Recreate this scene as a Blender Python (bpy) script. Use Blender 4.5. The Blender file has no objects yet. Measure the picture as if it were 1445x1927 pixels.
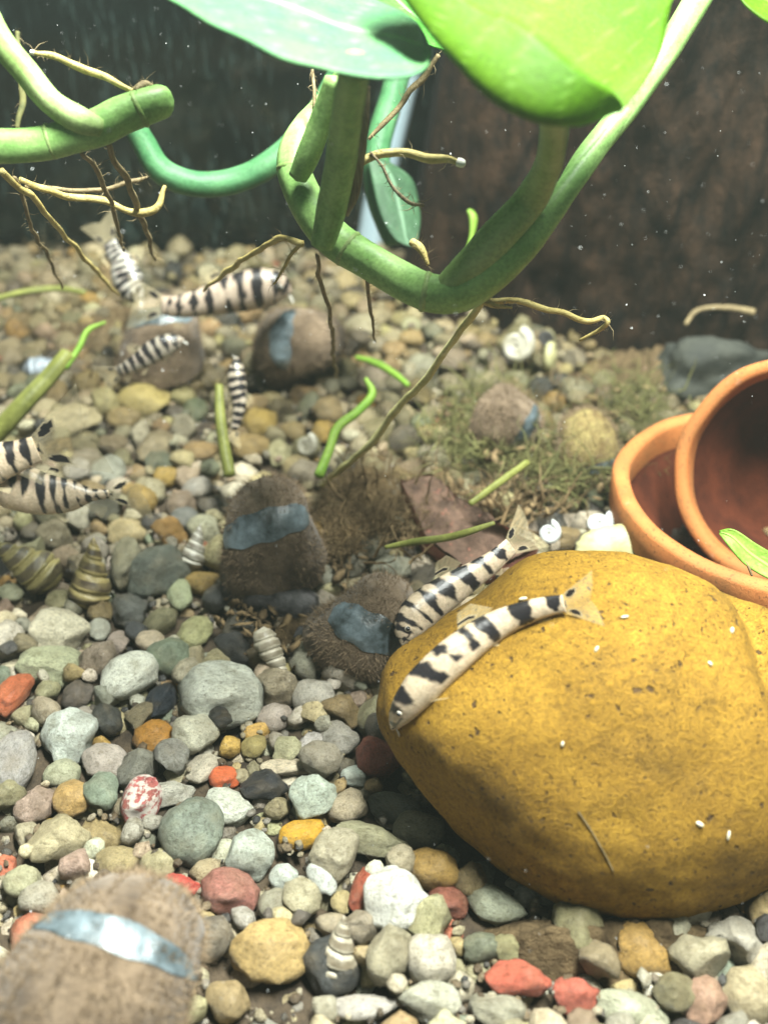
import bpy, bmesh, math, random
import numpy as np
from mathutils import Vector, Matrix, noise
from mathutils.bvhtree import BVHTree

random.seed(7); rng = np.random.default_rng(11)
S = 0.01                      # everything below is laid out in centimetres
sc = bpy.context.scene
COL = sc.collection
PI = math.pi

# ------------------------------------------------------------------ camera
F = 2000.0; CX, CY = 722.5, 963.5
PITCH = math.radians(36.0); CAMH = 17.0
cam_d = bpy.data.cameras.new('camera'); cam = bpy.data.objects.new('camera', cam_d); COL.objects.link(cam)
cam.location = (0, 0, CAMH*S); cam.rotation_euler = (PI/2 - PITCH, 0, 0)
cam_d.sensor_fit = 'HORIZONTAL'; cam_d.sensor_width = 36; cam_d.lens = 36*F/1445.0
cam_d.clip_start = 0.005; cam_d.clip_end = 20
cam_d.dof.use_dof = True; cam_d.dof.focus_distance = 0.212; cam_d.dof.aperture_fstop = 17.0
sc.camera = cam

# ------------------------------------------------------------------ light
w = bpy.data.worlds.new('World'); sc.world = w; w.use_nodes = True
bg = w.node_tree.nodes['Background']
bg.inputs[0].default_value = (0.80, 0.96, 0.96, 1); bg.inputs[1].default_value = 0.15
def lamp(name, loc, target, sx, sy, power, col):
    l = bpy.data.lights.new(name, 'AREA'); l.shape = 'RECTANGLE'; l.size = sx*S; l.size_y = sy*S
    l.energy = power; l.color = col
    o = bpy.data.objects.new(name, l); COL.objects.link(o); o.location = Vector(loc)*S
    o.rotation_euler = (Vector(target)-Vector(loc)).to_track_quat('-Z', 'Y').to_euler()
    return o
lamp('tank_light', (7, 16.5, 43), (-1, 13, 0), 28, 5.0, 12.3, (0.95, 1.0, 0.93))
vs = sc.view_settings
vs.view_transform = 'Standard'; vs.look = 'None'; vs.gamma = 1.0; vs.exposure = 0.0; vs.use_curve_mapping = False
sc.cycles.use_denoising = True
sc.cycles.max_bounces = 8; sc.cycles.transparent_max_bounces = 12
sc.cycles.sample_clamp_indirect = 4

# ------------------------------------------------------------------ pixel rays
CP, SP = math.cos(PITCH), math.sin(PITCH)
FWD = Vector((0, CP, -SP)); UPV = Vector((0, SP, CP)); RT = Vector((1, 0, 0)); EYE = Vector((0, 0, CAMH))
def ray(u, v): return FWD + RT*((u-CX)/F) + UPV*((CY-v)/F)
def PD(u, v, d): return EYE + ray(u, v)*d            # point at depth d
def PZ(u, v, z):                                     # point on the level z
    r = ray(u, v); return EYE + r*((z-CAMH)/r.z)
def dep(p): return (Vector(p)-EYE).dot(FWD)
def proj(p):
    q = Vector(p)-EYE; d = q.dot(FWD); return CX+F*q.x/d, CY-F*q.dot(UPV)/d

# ------------------------------------------------------------------ materials
def newmat(name):
    m = bpy.data.materials.new(name); m.use_nodes = True
    nt = m.node_tree; return m, nt, nt.nodes['Principled BSDF']
def N(nt, t, **k):
    n = nt.nodes.new(t)
    for a, b in k.items():
        if hasattr(n, a): setattr(n, a, b)
        else: n.inputs[a].default_value = b
    return n
def noise_n(nt, co, scale, detail=4, rough=0.6):
    n = N(nt, 'ShaderNodeTexNoise'); n.inputs['Scale'].default_value = scale*100
    n.inputs['Detail'].default_value = detail; n.inputs['Roughness'].default_value = rough
    nt.links.new(co, n.inputs['Vector']); return n
def ramp(nt, fac, stops):
    r = N(nt, 'ShaderNodeValToRGB'); e = r.color_ramp.elements
    while len(e) < len(stops): e.new(0.5)
    for i, (p, c) in enumerate(stops):
        e[i].position = p; e[i].color = (*c, 1) if len(c) == 3 else c
    nt.links.new(fac, r.inputs[0]); return r
def mixc(nt, fac, a, b, mode='MIX'):
    m = N(nt, 'ShaderNodeMix'); m.data_type = 'RGBA'; m.blend_type = mode
    for s, v in ((m.inputs[0], fac), (m.inputs[6], a), (m.inputs[7], b)):
        if hasattr(v, 'links'): nt.links.new(v, s)
        else: s.default_value = v if isinstance(v, float) else (*v, 1)
    return m.outputs[2]
def bump(nt, h, bsdf, dist, strength=1.0):
    b = N(nt, 'ShaderNodeBump'); b.inputs['Strength'].default_value = strength; b.inputs['Distance'].default_value = dist*S
    nt.links.new(h, b.inputs['Height'])
    prev = bsdf.inputs['Normal'].links
    if prev: nt.links.new(prev[0].from_socket, b.inputs['Normal'])
    nt.links.new(b.outputs[0], bsdf.inputs['Normal'])
def simple(name, c1, c2, scale=3.0, rough=0.6, bdist=0.03, bscale=None, spec=0.4, lo=0.35, hi=0.65, stretch=None, speck=None, sheen=0.0):
    m, nt, b = newmat(name)
    tc = N(nt, 'ShaderNodeTexCoord'); co = tc.outputs['Object']
    if stretch:
        mp = N(nt, 'ShaderNodeMapping'); mp.inputs['Scale'].default_value = stretch
        nt.links.new(co, mp.inputs[0]); co = mp.outputs[0]
    n = noise_n(nt, co, scale, 6, 0.65)
    c = ramp(nt, n.outputs[0], [(lo, c1), (hi, c2)]).outputs[0]
    if speck:
        n2 = noise_n(nt, co, speck[1], 3, 0.7)
        f = ramp(nt, n2.outputs[0], [(speck[2], (0,0,0)), (speck[2]+0.06, (1,1,1))]).outputs[0]
        c = mixc(nt, f, c, speck[0])
    nt.links.new(c, b.inputs['Base Color'])
    b.inputs['Roughness'].default_value = rough; b.inputs['Specular IOR Level'].default_value = spec
    if sheen: b.inputs['Sheen Weight'].default_value = sheen
    if bdist: bump(nt, noise_n(nt, co, bscale or scale*3, 5, 0.7).outputs[0], b, bdist)
    return m

def pebble_mat(name, use_attr, pit=0.0, marble=False):
    m, nt, b = newmat(name)
    tc = N(nt, 'ShaderNodeTexCoord'); oi = N(nt, 'ShaderNodeObjectInfo')
    add = N(nt, 'ShaderNodeVectorMath'); add.operation = 'ADD'
    nt.links.new(tc.outputs['Object'], add.inputs[0])
    if use_attr:
        at = N(nt, 'ShaderNodeAttribute'); at.attribute_name = 'Col'; base = at.outputs['Color']
    else:
        base = oi.outputs['Color']
        cmb = N(nt, 'ShaderNodeCombineXYZ'); ml = N(nt, 'ShaderNodeMath'); ml.operation = 'MULTIPLY'; ml.inputs[1].default_value = 7.0
        nt.links.new(oi.outputs['Random'], ml.inputs[0])
        for i in range(3): nt.links.new(ml.outputs[0], cmb.inputs[i])
        nt.links.new(cmb.outputs[0], add.inputs[1])
    co = add.outputs[0]
    n1 = noise_n(nt, co, 2.2, 6, 0.65); n2 = noise_n(nt, co, 9, 5, 0.75)
    f1 = ramp(nt, n1.outputs[0], [(0.33, (0.58, 0.55, 0.48)), (0.50, (0.98, 0.97, 0.95)), (0.68, (1.30, 1.28, 1.22))]).outputs[0]
    c = mixc(nt, 1.0, base, f1, 'MULTIPLY')
    f2 = ramp(nt, n2.outputs[0], [(0.34, (0.30, 0.27, 0.22)), (0.43, (0.8, 0.79, 0.76)), (0.52, (1, 1, 1)), (0.68, (1.2, 1.2, 1.18))]).outputs[0]
    c = mixc(nt, 0.85, c, f2, 'MULTIPLY')
    n5 = noise_n(nt, co, 30, 3, 0.8)
    c = mixc(nt, 0.6, c, ramp(nt, n5.outputs[0], [(0.32, (0.55, 0.53, 0.5)), (0.5, (1, 1, 1)), (0.7, (1.25, 1.25, 1.25))]).outputs[0], 'MULTIPLY')
    # brown film of algae, in patches of its own
    n3 = noise_n(nt, co, 1.1, 4, 0.6)
    f3 = ramp(nt, n3.outputs[0], [(0.46, (0, 0, 0)), (0.72, (0.5, 0.5, 0.5))]).outputs[0]
    c = mixc(nt, f3, c, (0.14, 0.10, 0.05))
    if marble:
        n4 = noise_n(nt, co, 2.8, 5, 0.6)
        f4 = ramp(nt, n4.outputs[0], [(0.47, (0, 0, 0)), (0.54, (1, 1, 1))]).outputs[0]
        c = mixc(nt, f4, c, (0.62, 0.55, 0.48))
    nt.links.new(c, b.inputs['Base Color'])
    b.inputs['Roughness'].default_value = 0.36; b.inputs['Specular IOR Level'].default_value = 0.55
    bump(nt, n1.outputs[0], b, 0.09 + pit*0.09)
    bump(nt, n2.outputs[0], b, 0.06 + pit*0.09); bump(nt, n5.outputs[0], b, 0.02)
    return m

def leaf_mat(name, c1, c2, trans, gloss=0.35, scale=1.2):
    m, nt, b = newmat(name)
    tc = N(nt, 'ShaderNodeTexCoord'); co = tc.outputs['Object']
    n = noise_n(nt, co, scale, 4); c = ramp(nt, n.outputs[0], [(0.35, c1), (0.65, c2)]).outputs[0]
    n2 = noise_n(nt, co, 14, 3); c = mixc(nt, 0.6, c, ramp(nt, n2.outputs[0], [(0.3, (0.6,0.6,0.55)), (0.65, (1.2,1.2,1.15))]).outputs[0], 'MULTIPLY')
    n7 = noise_n(nt, co, 6, 3, 0.7); c = mixc(nt, ramp(nt, n7.outputs[0], [(0.68, (0,0,0)), (0.73, (0.6,0.6,0.6))]).outputs[0], c, (0.10, 0.08, 0.025))
    at = N(nt, 'ShaderNodeAttribute'); at.attribute_name = 'vein'
    c = mixc(nt, at.outputs['Fac'], c, tuple(min(1, x*1.6+0.05) for x in c2))
    nt.links.new(c, b.inputs['Base Color']); b.inputs['Roughness'].default_value = gloss
    b.inputs['Specular IOR Level'].default_value = 0.25
    bump(nt, noise_n(nt, co, 5, 3).outputs[0], b, 0.012)
    bump(nt, at.outputs['Fac'], b, 0.02)
    tr = N(nt, 'ShaderNodeBsdfTranslucent'); nt.links.new(mixc(nt, 1.0, c, (1.0, 1.0, 0.35), 'MULTIPLY'), tr.inputs[0])
    mx = N(nt, 'ShaderNodeMixShader'); mx.inputs[0].default_value = trans
    nt.links.new(b.outputs[0], mx.inputs[1]); nt.links.new(tr.outputs[0], mx.inputs[2])
    nt.links.new(mx.outputs[0], nt.nodes['Material Output'].inputs[0])
    return m

def film_mat(name, col, alpha, rough=0.3):
    m, nt, b = newmat(name)
    tc = N(nt, 'ShaderNodeTexCoord'); n = noise_n(nt, tc.outputs['Object'], 9, 3)
    at = N(nt, 'ShaderNodeAttribute'); at.attribute_name = 'Col'
    mx = mixc(nt, at.outputs['Alpha'], col, at.outputs['Color'])
    nt.links.new(mx, b.inputs['Base Color']); b.inputs['Roughness'].default_value = rough
    mm = N(nt, 'ShaderNodeMath'); mm.operation = 'MULTIPLY_ADD'; mm.use_clamp = True
    nt.links.new(at.outputs['Alpha'], mm.inputs[0]); mm.inputs[1].default_value = 0.75; mm.inputs[2].default_value = alpha
    nt.links.new(mm.outputs[0], b.inputs['Alpha'])
    return m

def skin_mat(name):
    m, nt, b = newmat(name)
    at = N(nt, 'ShaderNodeAttribute'); at.attribute_name = 'Col'
    tc = N(nt, 'ShaderNodeTexCoord'); n = noise_n(nt, tc.outputs['Object'], 16, 4, 0.7)
    c = mixc(nt, 0.55, at.outputs['Color'], ramp(nt, n.outputs[0], [(0.3, (0.45,0.40,0.34)), (0.5, (0.9,0.88,0.85)), (0.66, (1.15,1.12,1.1))]).outputs[0], 'MULTIPLY')
    nt.links.new(c, b.inputs['Base Color']); b.inputs['Roughness'].default_value = 0.27
    b.inputs['Subsurface Weight'].default_value = 0.12; b.inputs['Subsurface Radius'].default_value = (0.002, 0.001, 0.0006)
    b.inputs['Subsurface Scale'].default_value = 0.5
    bump(nt, n.outputs[0], b, 0.008)
    return m

MAT = {}
MAT['mulm'] = simple('mulm_ground', (0.022, 0.015, 0.009), (0.075, 0.052, 0.03), 2.5, 0.9, 0.12)
MAT['peb'] = pebble_mat('pebble_stone', False, 0.2)
MAT['pit'] = pebble_mat('pitted_stone', False, 1.0)
MAT['marble'] = pebble_mat('marbled_stone', False, 0.2, True)
MAT['gravel'] = pebble_mat('gravel_stone', True, 0.3)
def terra_mat():
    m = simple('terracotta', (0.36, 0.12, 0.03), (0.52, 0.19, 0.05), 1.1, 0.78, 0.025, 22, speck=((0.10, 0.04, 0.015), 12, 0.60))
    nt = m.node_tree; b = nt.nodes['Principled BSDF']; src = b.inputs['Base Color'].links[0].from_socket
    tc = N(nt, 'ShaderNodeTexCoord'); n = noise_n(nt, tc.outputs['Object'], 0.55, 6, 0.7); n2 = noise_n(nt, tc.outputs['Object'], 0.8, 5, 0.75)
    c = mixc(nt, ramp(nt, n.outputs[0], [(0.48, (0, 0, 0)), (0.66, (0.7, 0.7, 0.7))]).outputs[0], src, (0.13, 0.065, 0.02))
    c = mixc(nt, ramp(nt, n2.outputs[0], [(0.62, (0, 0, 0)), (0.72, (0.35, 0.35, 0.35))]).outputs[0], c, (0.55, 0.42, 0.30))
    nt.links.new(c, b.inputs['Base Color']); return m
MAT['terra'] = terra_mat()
MAT['terra_in'] = simple('terracotta_shade', (0.04, 0.011, 0.006), (0.085, 0.022, 0.01), 0.9, 0.9, 0.02, 14, spec=0.08)  # darkness inside the pots put into the clay colour as shade
MAT['shard'] = simple('brick_shard', (0.30, 0.12, 0.09), (0.42, 0.19, 0.15), 2.5, 0.8, 0.04, 9)
MAT['shard_top'] = simple('algae_covered_top', (0.05, 0.028, 0.018), (0.13, 0.075, 0.05), 3.0, 0.85, 0.06, 8, speck=((0.25, 0.10, 0.07), 4, 0.62))
MAT['wood'] = simple('soaked_wood', (0.004, 0.003, 0.002), (0.032, 0.017, 0.009), 1.3, 0.9, 0.14, 3.0, spec=0.15, stretch=(1.3, 1.3, 0.7), speck=((0.16, 0.10, 0.07), 9, 0.70))
MAT['snail'] = simple('algae_film_shell', (0.06, 0.04, 0.024), (0.20, 0.145, 0.095), 1.1, 0.9, 0.06, 9, spec=0.15, sheen=0.2)
MAT['snailgreen'] = simple('mossy_shell', (0.14, 0.095, 0.04), (0.30, 0.25, 0.10), 1.6, 0.9, 0.05, 11, spec=0.15)
MAT['fuzz'] = simple('algae_fuzz', (0.13, 0.09, 0.055), (0.27, 0.20, 0.13), 3.0, 0.9, 0, spec=0.05)
MAT['band'] = simple('bare_shell_band', (0.016, 0.022, 0.022), (0.15, 0.19, 0.21), 0.75, 0.30, 0.02, 6, spec=0.6, lo=0.42, hi=0.60)
MAT['foot'] = simple('snail_foot', (0.012, 0.011, 0.011), (0.10, 0.095, 0.095), 3.5, 0.5, 0.04)
MAT['cream'] = simple('pale_shell', (0.24, 0.22, 0.16), (0.42, 0.40, 0.33), 3.0, 0.45, 0.02)
MAT['yshell'] = simple('yellowed_shell', (0.24, 0.22, 0.10), (0.40, 0.38, 0.21), 1.8, 0.5, 0.02)
MAT['wshell'] = simple('white_shell', (0.30, 0.31, 0.30), (0.48, 0.49, 0.48), 3.0, 0.4, 0.02)
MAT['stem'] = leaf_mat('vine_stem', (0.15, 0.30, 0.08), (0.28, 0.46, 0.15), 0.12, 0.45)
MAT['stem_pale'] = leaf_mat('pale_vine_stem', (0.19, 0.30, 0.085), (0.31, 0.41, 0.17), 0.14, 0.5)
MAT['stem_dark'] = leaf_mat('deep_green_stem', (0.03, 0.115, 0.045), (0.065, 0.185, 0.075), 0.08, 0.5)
MAT['leaf_teal'] = leaf_mat('blue_green_leaf', (0.05, 0.175, 0.075), (0.085, 0.215, 0.08), 0.15, 0.55)
MAT['leaf_lime'] = leaf_mat('lime_leaf', (0.075, 0.195, 0.003), (0.11, 0.235, 0.008), 0.48, 0.55, 0.6)
MAT['leaf_dark'] = leaf_mat('dark_leaf', (0.05, 0.22, 0.03), (0.09, 0.30, 0.05), 0.25)
MAT['sprout'] = leaf_mat('green_sprout', (0.13, 0.27, 0.025), (0.22, 0.35, 0.055), 0.25, 0.5)
MAT['olive'] = leaf_mat('olive_stalk', (0.09, 0.10, 0.02), (0.19, 0.20, 0.05), 0.08, 0.5)
MAT['root'] = simple('yellow_root', (0.33, 0.25, 0.075), (0.52, 0.43, 0.16), 4, 0.55, 0.03, 12)
MAT['root_pale'] = simple('pale_root', (0.46, 0.42, 0.15), (0.66, 0.62, 0.30), 4, 0.55, 0.03, 12)
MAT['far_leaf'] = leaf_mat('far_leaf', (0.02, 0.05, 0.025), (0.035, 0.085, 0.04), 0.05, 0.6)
MAT['root_brown'] = simple('brown_root', (0.13, 0.095, 0.045), (0.26, 0.20, 0.10), 4, 0.7, 0.03, 12)
MAT['tip'] = simple('root_tip', (0.7, 0.68, 0.6), (0.8, 0.78, 0.72), 4, 0.5, 0)
MAT['dry'] = simple('dried_sheath', (0.16, 0.11, 0.06), (0.36, 0.29, 0.18), 3, 0.8, 0.04, 10, stretch=(4, 4, 0.5))
MAT['debris'] = simple('leaf_litter', (0.07, 0.045, 0.02), (0.22, 0.15, 0.07), 1.5, 0.85, 0.03)
MAT['moss'] = simple('moss_strand', (0.06, 0.065, 0.018), (0.15, 0.14, 0.045), 2.0, 0.8, 0)
MAT['speck'] = simple('white_particle', (0.75, 0.78, 0.78), (0.85, 0.88, 0.88), 3, 0.5, 0)
MAT['skin'] = skin_mat('loach_skin')
MAT['fin'] = film_mat('loach_fin', (0.80, 0.68, 0.42), 0.10)
MAT['eyew'] = simple('eye_ring', (0.34, 0.31, 0.25), (0.48, 0.45, 0.38), 5, 0.25, 0)
MAT['eyeb'] = simple('eye_pupil', (0.008, 0.008, 0.01), (0.012, 0.012, 0.014), 5, 0.1, 0, spec=0.6)
MAT['grain'] = simple('pale_grain', (0.45, 0.42, 0.30), (0.6, 0.56, 0.44), 5, 0.4, 0)
MAT['slate'] = simple('dim_stone', (0.014, 0.016, 0.013), (0.04, 0.042, 0.033), 1.5, 0.8, 0.05)
MAT['silicone'] = simple('silicone_seam', (0.30, 0.40, 0.45), (0.42, 0.52, 0.56), 0.8, 0.3, 0.01, stretch=(1, 1, 0.2))
MAT['black'] = simple('dark_backing', (0.008, 0.018, 0.018), (0.014, 0.030, 0.029), 0.4, 0.8, 0)

def rock_mat():
    m, nt, b = newmat('ochre_sandstone')
    tc = N(nt, 'ShaderNodeTexCoord'); co = tc.outputs['Object']
    n1 = noise_n(nt, co, 0.5, 5, 0.6); n2 = noise_n(nt, co, 7.5, 6, 0.78); n3 = noise_n(nt, co, 11, 3, 0.65)
    c = ramp(nt, n1.outputs[0], [(0.30, (0.155, 0.085, 0.010)), (0.48, (0.27, 0.145, 0.012)), (0.68, (0.355, 0.20, 0.02))]).outputs[0]
    c = mixc(nt, 0.8, c, ramp(nt, n2.outputs[0], [(0.34, (0.50, 0.47, 0.42)), (0.48, (0.94, 0.94, 0.94)), (0.66, (1.34, 1.36, 1.34))]).outputs[0], 'MULTIPLY')
    n6 = noise_n(nt, co, 22, 3, 0.8)
    c = mixc(nt, 0.5, c, ramp(nt, n6.outputs[0], [(0.34, (0.45, 0.42, 0.36)), (0.5, (1, 1, 1)), (0.66, (1.4, 1.4, 1.36))]).outputs[0], 'MULTIPLY')
    pit = ramp(nt, n3.outputs[0], [(0.33, (1, 1, 1)), (0.37, (0, 0, 0))]).outputs[0]
    reg = ramp(nt, noise_n(nt, co, 0.8, 2).outputs[0], [(0.42, (0.12, 0.12, 0.12)), (0.62, (1, 1, 1))]).outputs[0]
    pit = mixc(nt, 1.0, pit, reg, 'MULTIPLY')
    pit2 = ramp(nt, noise_n(nt, co, 5.0, 2, 0.5).outputs[0], [(0.285, (1, 1, 1)), (0.325, (0, 0, 0))]).outputs[0]
    c = mixc(nt, pit, c, (0.10, 0.05, 0.012)); c = mixc(nt, pit2, c, (0.085, 0.045, 0.012))
    nt.links.new(c, b.inputs['Base Color']); b.inputs['Roughness'].default_value = 0.72; b.inputs['Specular IOR Level'].default_value = 0.3
    bump(nt, n2.outputs[0], b, 0.08); bump(nt, n6.outputs[0], b, 0.03); bump(nt, pit, b, -0.07); bump(nt, pit2, b, -0.10)
    return m
MAT['rock'] = rock_mat()

def glass_mat():
    m, nt, b = newmat('tank_glass')
    tc = N(nt, 'ShaderNodeTexCoord'); mp = N(nt, 'ShaderNodeMapping'); mp.inputs['Scale'].default_value = (1, 1, 0.13)
    nt.links.new(tc.outputs['Object'], mp.inputs[0])
    n = noise_n(nt, mp.outputs[0], 5.5, 4, 0.7); n2 = noise_n(nt, tc.outputs['Object'], 0.35, 4, 0.6)
    st = ramp(nt, n.outputs[0], [(0.52, (0, 0, 0)), (0.74, (0.6, 0.6, 0.6))]).outputs[0]
    fl = ramp(nt, n2.outputs[0], [(0.4, (0.05, 0.05, 0.05)), (0.7, (0.5, 0.5, 0.5))]).outputs[0]
    f = mixc(nt, 1.0, st, fl, 'MULTIPLY')
    b.inputs['Base Color'].default_value = (0.22, 0.36, 0.33, 1); b.inputs['Roughness'].default_value = 0.7
    tr = N(nt, 'ShaderNodeBsdfTransparent'); tr.inputs[0].default_value = (0.80, 0.92, 0.88, 1)
    gl = N(nt, 'ShaderNodeBsdfGlossy'); gl.inputs['Roughness'].default_value = 0.06
    fr = N(nt, 'ShaderNodeFresnel'); fr.inputs[0].default_value = 1.45
    m1 = N(nt, 'ShaderNodeMixShader'); nt.links.new(fr.outputs[0], m1.inputs[0]); nt.links.new(tr.outputs[0], m1.inputs[1]); nt.links.new(gl.outputs[0], m1.inputs[2])
    m2 = N(nt, 'ShaderNodeMixShader'); nt.links.new(f, m2.inputs[0]); nt.links.new(m1.outputs[0], m2.inputs[1]); nt.links.new(b.outputs[0], m2.inputs[2])
    nt.links.new(m2.outputs[0], nt.nodes['Material Output'].inputs[0])
    return m
MAT['glass'] = glass_mat()

# ------------------------------------------------------------------ object helpers
ORIG = {}
def tag(o, label=None, cat=None, group=None, kind=None):
    if label: o['label'] = label
    if cat: o['category'] = cat
    if group: o['group'] = group
    if kind: o['kind'] = kind
    return o
def thing(name, label, cat, base, group=None):
    o = bpy.data.objects.new(name, None); COL.objects.link(o); o.empty_display_size = 0.005
    o.location = Vector(base)*S; ORIG[o.name] = Vector(base)
    return tag(o, label, cat, group)
def make(name, verts, faces, mat, parent=None, smooth=True, col=None, vein=None, origin=None):
    V = np.array([tuple(v) for v in verts], dtype=float).reshape(-1, 3)
    if parent is not None: org = ORIG[parent.name]
    else: org = Vector(origin) if origin is not None else Vector((V[:,0].mean(), V[:,1].mean(), V[:,2].min()))
    me = bpy.data.meshes.new(name)
    me.from_pydata(((V-np.array(org))*S).tolist(), [], [tuple(int(i) for i in f) for f in faces])
    me.materials.append(MAT[mat] if isinstance(mat, str) else mat)
    if smooth: me.polygons.foreach_set('use_smooth', [True]*len(me.polygons))
    if col is not None:
        c = np.array(col, dtype=np.float32)
        if c.shape[1] == 3: c = np.hstack([c, np.ones((len(c), 1), np.float32)])
        a = me.color_attributes.new('Col', 'FLOAT_COLOR', 'POINT'); a.data.foreach_set('color', c.ravel())
    if vein is not None:
        a = me.attributes.new('vein', 'FLOAT', 'POINT'); a.data.foreach_set('value', np.array(vein, dtype=np.float32))
    o = bpy.data.objects.new(name, me); COL.objects.link(o); ORIG[o.name] = org
    if parent is not None: o.parent = parent
    else: o.location = org*S
    return o

def catmull(pts, n):
    P = [np.array(p, float) for p in pts]
    P = [2*P[0]-P[1]] + P + [2*P[-1]-P[-2]]
    out = []; m = len(P)-3
    for i in range(n):
        t = i/(n-1)*m; k = min(int(t), m-1); t -= k
        a, b, c, d = P[k:k+4]
        out.append(0.5*((2*b)+(-a+c)*t+(2*a-5*b+4*c-d)*t*t+(-a+3*b-3*c+d)*t**3))
    return np.array(out)
def tube_geo(pts, n=24, seg=10, wob=0.0, oval=None, kink=0.0):
    """pts: (x,y,z,r)"""
    C = catmull(pts, n); P = C[:, :3]; R = np.maximum(C[:, 3], 0.002)
    if kink:
        for i in range(n):
            q = Vector(P[i]); P[i] += np.array([noise.noise(q*1.6), noise.noise(q*1.6+Vector((7,0,0))), noise.noise(q*1.6+Vector((0,7,0)))])*kink
    T = np.gradient(P, axis=0); T /= np.linalg.norm(T, axis=1)[:, None]+1e-9
    up = np.array([0.3, -0.5, 0.8]); V, Fc = [], []
    a = np.cross(T[0], up); a /= np.linalg.norm(a)
    for i in range(n):
        a = a - T[i]*a.dot(T[i]); a /= np.linalg.norm(a); b = np.cross(T[i], a)
        for j in range(seg):
            th = 2*PI*j/seg; r = R[i]
            if wob: r *= 1+wob*noise.noise(Vector(P[i]*1.7)+Vector((math.cos(th), math.sin(th), 0))*1.2)
            V.append(P[i]+r*(math.cos(th)*a+math.sin(th)*b*(oval or 1)))
    for i in range(n-1):
        for j in range(seg):
            k = (j+1) % seg; Fc.append((i*seg+j, i*seg+k, (i+1)*seg+k, (i+1)*seg+j))
    V.append(P[0]-T[0]*R[0]*0.4); V.append(P[-1]+T[-1]*R[-1]*0.4); e0, e1 = len(V)-2, len(V)-1
    for j in range(seg):
        k = (j+1) % seg; Fc.append((e0, k, j)); Fc.append((e1, (n-1)*seg+j, (n-1)*seg+k))
    return V, Fc
def px_tube(pts):                                      # (u, v, depth, width px) -> cm
    return [(*PD(u, v, d), 0.5*wd*d/F) for u, v, d, wd in pts]
def stem(name, pts, mat, parent, n=28, seg=12, wob=0.06):
    V, Fc = tube_geo(px_tube(pts), n, seg, wob)
    return make(name, V, Fc, mat, parent, vein=[(0.30 if (k % seg) % 3 == 0 else 0.0)*(0.5+noise.noise(Vector(V[k])*1.5)) for k in range(len(V))])

def loft_leaf(name, stations, mat, parent, ns=40, nt_=25, thick=0.035, wav=0.03, veins=5):
    """each station: (edge, mid, edge) points in cm"""
    A = catmull([s[0] for s in stations], ns); B = catmull([s[1] for s in stations], ns); C = catmull([s[2] for s in stations], ns)
    G = np.zeros((ns, nt_, 3)); vn = np.zeros((ns, nt_))
    for i in range(ns):
        for j in range(nt_):
            t = j/(nt_-1)
            p = A[i]*(1-t)*(1-2*t)+B[i]*4*t*(1-t)+C[i]*t*(2*t-1)
            x = abs(2*t-1); ph = (i/(ns-1)*veins*1.6+x*0.9) % 1.0
            v = max(0, 1-abs(ph-0.5)*22)*0.45*(x > 0.03); v = max(v, max(0, 1-x*14))
            vn[i, j] = v
            p = p + np.array([0, 0, 1])*wav*noise.noise(Vector(p)*1.1)*2
            G[i, j] = p
    du = np.gradient(G, axis=0); dv = np.gradient(G, axis=1); nn = np.cross(du, dv)
    nn /= np.linalg.norm(nn, axis=2)[:, :, None]+1e-6
    top = (G+nn*thick/2).reshape(-1, 3); bot = (G-nn*thick/2).reshape(-1, 3); M = ns*nt_
    Fc = []
    q = lambda i, j: i*nt_+j
    for i in range(ns-1):
        for j in range(nt_-1):
            f = (q(i,j), q(i+1,j), q(i+1,j+1), q(i,j+1)); Fc.append(f); Fc.append(tuple(M+k for k in f[::-1]))
    for i in range(ns-1):
        Fc.append((q(i,0), M+q(i,0), M+q(i+1,0), q(i+1,0))); j = nt_-1
        Fc.append((q(i,j), q(i+1,j), M+q(i+1,j), M+q(i,j)))
    for j in range(nt_-1):
        Fc.append((q(0,j), q(0,j+1), M+q(0,j+1), M+q(0,j))); i = ns-1
        Fc.append((q(i,j), M+q(i,j), M+q(i,j+1), q(i,j+1)))
    return make(name, np.vstack([top, bot]), Fc, mat, parent, vein=np.concatenate([vn.ravel(), vn.ravel()]))

def ico(sub):
    bm = bmesh.new(); bmesh.ops.create_icosphere(bm, subdivisions=sub, radius=1)
    V = np.array([v.co[:] for v in bm.verts]); Fc = np.array([[v.index for v in f.verts] for f in bm.faces]); bm.free()
    return V, Fc
ICO = {s: ico(s) for s in (1, 2, 3, 4, 6)}
def pebble_shape(seed, sub, angular):
    V, Fc = ICO[sub]; r = random.Random(seed); V = V.copy()
    for _ in range(int(3+angular*9)):                    # broken, flattened faces
        n = np.array([r.gauss(0, 1), r.gauss(0, 1), r.gauss(0, 1)]); n /= np.linalg.norm(n)
        d = r.uniform(0.74-0.30*angular, 0.92-0.10*angular); h = V@n
        k = np.clip((h-d), 0, None); V -= np.outer(k*(0.62+0.36*angular), n)
    off = Vector((seed*3.1, seed*1.7, 0))
    for i in range(len(V)):
        v = Vector(V[i]); f = (0.20+0.10*angular)*noise.noise(v*0.9+off)+(0.10+0.08*angular)*noise.noise(v*2.1+off)+(0.05+0.06*angular)*noise.noise(v*4.3+off)
        V[i] *= 1+f
    V -= (V.max(0)+V.min(0))/2; V /= (V.max(0)-V.min(0))/2
    return V, Fc

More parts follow.
